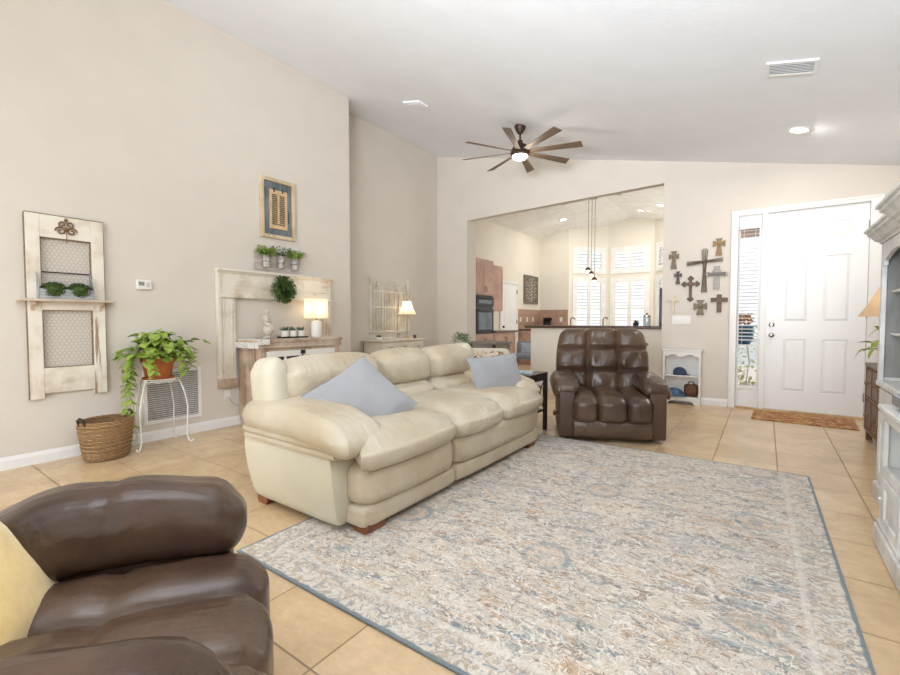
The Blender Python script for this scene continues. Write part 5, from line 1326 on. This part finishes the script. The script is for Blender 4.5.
# centre console
f = B(); xf = .50; xb = RX - .03; y0, y1 = 1.62, 3.04
f.box(xf, xb, y0, y0 + .03, .0, .67).box(xf, xb, y1 - .03, y1, .0, .67).box(xf, xb, y0 + .03, y1 - .03, .38, .40).box(xb - .01, xb, y0 + .03, y1 - .03, .1, .67).done('console_body', UNIT, t, smooth=0)
B().rbox(((xf + xb) / 2 - .01, (y0 + y1) / 2, .69), (xb - xf + .04, y1 - y0 + .05, .035), .012, 8).done('console_top', UNIT, t)
yy = [y0, (y0 * 2 + y1) / 3, (y0 + 2 * y1) / 3, y1]
for i in range(3):
    a, b_ = yy[i] + .004, yy[i + 1] - .004
    B().box(xf - .012, xf + .006, a, a + .05, .06, .675).box(xf - .012, xf + .006, b_ - .05, b_, .06, .675).box(xf - .012, xf + .006, a + .05, b_ - .05, .63, .675).box(xf - .012, xf + .006, a + .05, b_ - .05, .36, .41).done('face_frame', UNIT, t, bevel=.002, smooth=0)
    f = B(); f.box(xf - .016, xf + .002, a + .055, a + .11, .12, .355).box(xf - .016, xf + .002, b_ - .11, b_ - .055, .12, .355).box(xf - .016, xf + .002, a + .11, b_ - .11, .12, .165).box(xf - .016, xf + .002, a + .11, b_ - .11, .31, .355).box(xf - .006, xf + .004, a + .11, b_ - .11, .165, .31)
    d = f.done('door', UNIT, t, bevel=.004, smooth=0); B().ball((xf - .024, b_ - .08, .25), .008, 8).done('knob', UNIT, d)
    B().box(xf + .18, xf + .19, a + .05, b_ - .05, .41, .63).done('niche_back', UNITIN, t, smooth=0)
f = B(); f.box(xf - .03, xb, y0 - .025, y1 + .02, 0, .10).box(xf - .022, xb, y0 - .018, y1 + .012, .10, .125); f.done('console_plinth', UNIT, t, bevel=.008)
t = thing('disc_player', 'silver grey media player on the wall unit console top', 'media player', (.66, 2.72, .709), -D90)
B().box(-.20, .20, -.16, .15, .012, .065).done('body', M('silver_plastic', S(176, 178, 182), .35), t, bevel=.004)
B().box(-.19, .19, -.163, -.16, .02, .058).done('faceplate', M('dark_silver', S(110, 112, 116), .3), t, smooth=0)
for x in (-.16, .16):
    for y in (-.12, .12): B().box(x - .012, x + .012, y - .012, y + .012, 0, .012).done('foot', BLACKM, t, smooth=0)
t = thing('game_console', 'dark box device inside the wall unit open niche', 'media player', (.62, 2.55, .401), -D90)
B().box(-.14, .14, -.06, .05, 0, .05).done('body', BLACK, t, bevel=.004); B().box(-.12, .12, -.062, -.06, .01, .04).done('faceplate', M('dk', S(60, 60, 64), .3), t, smooth=0)
# ------------------------------------------------------------------ chest by door
t = thing('drawer_chest', 'brown wooden chest of small drawers between front door and wall unit', 'chest of drawers', (.955, 5.12, 0), -D90)
# local x: +x -> world -Y ; -y -> world -X
CW, CD = .56, .165
B().box(-CW + .01, CW - .01, -CD + .012, CD, .10, .70).done('body', BROWNWOOD, t, smooth=0)
B().box(-CW - .01, CW + .01, -CD - .01, CD + .005, .70, .728).done('top', GREYWOOD, t, bevel=.004)
for i in range(4):
    for j in range(2):
        x0 = -CW + .02 + i * (2 * CW - .04) / 4; x1 = x0 + (2 * CW - .04) / 4 - .02; z0 = .115 + j * .295; z1 = z0 + .27
        d = B().box(x0 + .008, x1 - .008, -CD, -CD + .012, z0 + .008, z1 - .008).done('drawer', BROWNWOOD, t, bevel=.004)
        B().lathe([(.006, 0), (.006, .014), (.016, .018), (.014, .028), (.004, .03)], 12, Mx=Matrix.Translation(((x0 + x1) / 2, -CD, (z0 + z1) / 2)) @ RY).done('knob', GOLDB, d)
f = B()
for i in range(5):
    x = -CW + .01 + i * (2 * CW - .04) / 4; f.box(x, x + .012, -CD - .006, -CD + .012, .10, .70)
for z in (.10, .395, .685): f.box(-CW + .01, CW - .01, -CD - .006, -CD + .012, z, z + .014)
f.done('face_frame', wood('lighter_frame_wood', S(150, 122, 98), S(120, 94, 74), grain=GZ), t, smooth=0)
for x in (-CW + .03, CW - .03):
    for y in (-CD + .03, CD - .03): B().box(x - .025, x + .025, y - .022, y + .022, 0, .10).done('leg', BROWNWOOD, t, smooth=0)
t = thing('table_lamp', 'lamp with wide tan empire shade on chest near front door', 'lamp', (.89, 5.27, .729))
B().lathe([(.01, 0), (.075, 0), (.07, .02), (.03, .04), (.06, .12), (.065, .18), (.03, .26), (.012, .30), (.012, .42)], 20).done('lamp_base', M('amber_ceramic', S(210, 178, 140), .3), t)
f = B(); seg = 32; prof = [(.225, .43), (.155, .55), (.09, .69)]
vs = [(r * math.cos(2 * PI * k / seg), r * math.sin(2 * PI * k / seg), z) for r, z in prof for k in range(seg)]
f.add(vs, [(i * seg + k, i * seg + (k + 1) % seg, (i + 1) * seg + (k + 1) % seg, (i + 1) * seg + k) for i in range(2) for k in range(seg)]); f.done('lamp_shade', SHADET, t)
B().tube([(0, 0, .42), (0, 0, .70)], .005, 6).done('harp', BRONZE, t)
B().ball((0, 0, .52), (.02, .02, .03), 10).done('bulb', emis('bulb_glow_third', (1, .85, .62, 1), 4), t)
point('chest_lamp_light', (.93, 5.27, .729 + .56), .8, r=.03)
t = thing('potted_philodendron', 'leafy green plant in a small pot at the left end of chest', 'potted plant', (.90, 5.50, .729))
B().lathe([(.01, 0), (.045, 0), (.06, .09), (.05, .09), (.01, .08)], 16).done('pot', CERAM, t)
f = B(); g = B(); rr = random.Random(21)
for (dx, dy, dz, L) in ((-.16, .06, .03, .13), (-.10, .04, .10, .10), (-.12, -.02, .04, .11), (-.05, .0, .24, .13), (.02, -.05, .28, .13), (-.03, -.06, .20, .12), (.0, .06, .16, .10), (-.08, .08, .06, .1), (-.06, -.10, .12, .12), (-.1, -.08, .05, .1), (.02, -.08, .12, .1), (-.02, 0, .32, .11)):
    p = Vector((dx, dy, .09 + dz)); g.tube([(0, 0, .08), (dx * .5, dy * .5, .12 + dz * .7), tuple(p)], .003, 5); f.leaf(p, (dx - .05, dy, rr.uniform(-.3, .2)), L, L * .6, .3, True)
f.done('leaves', LEAF, t, smooth=0); g.done('stems', LEAFD, t)
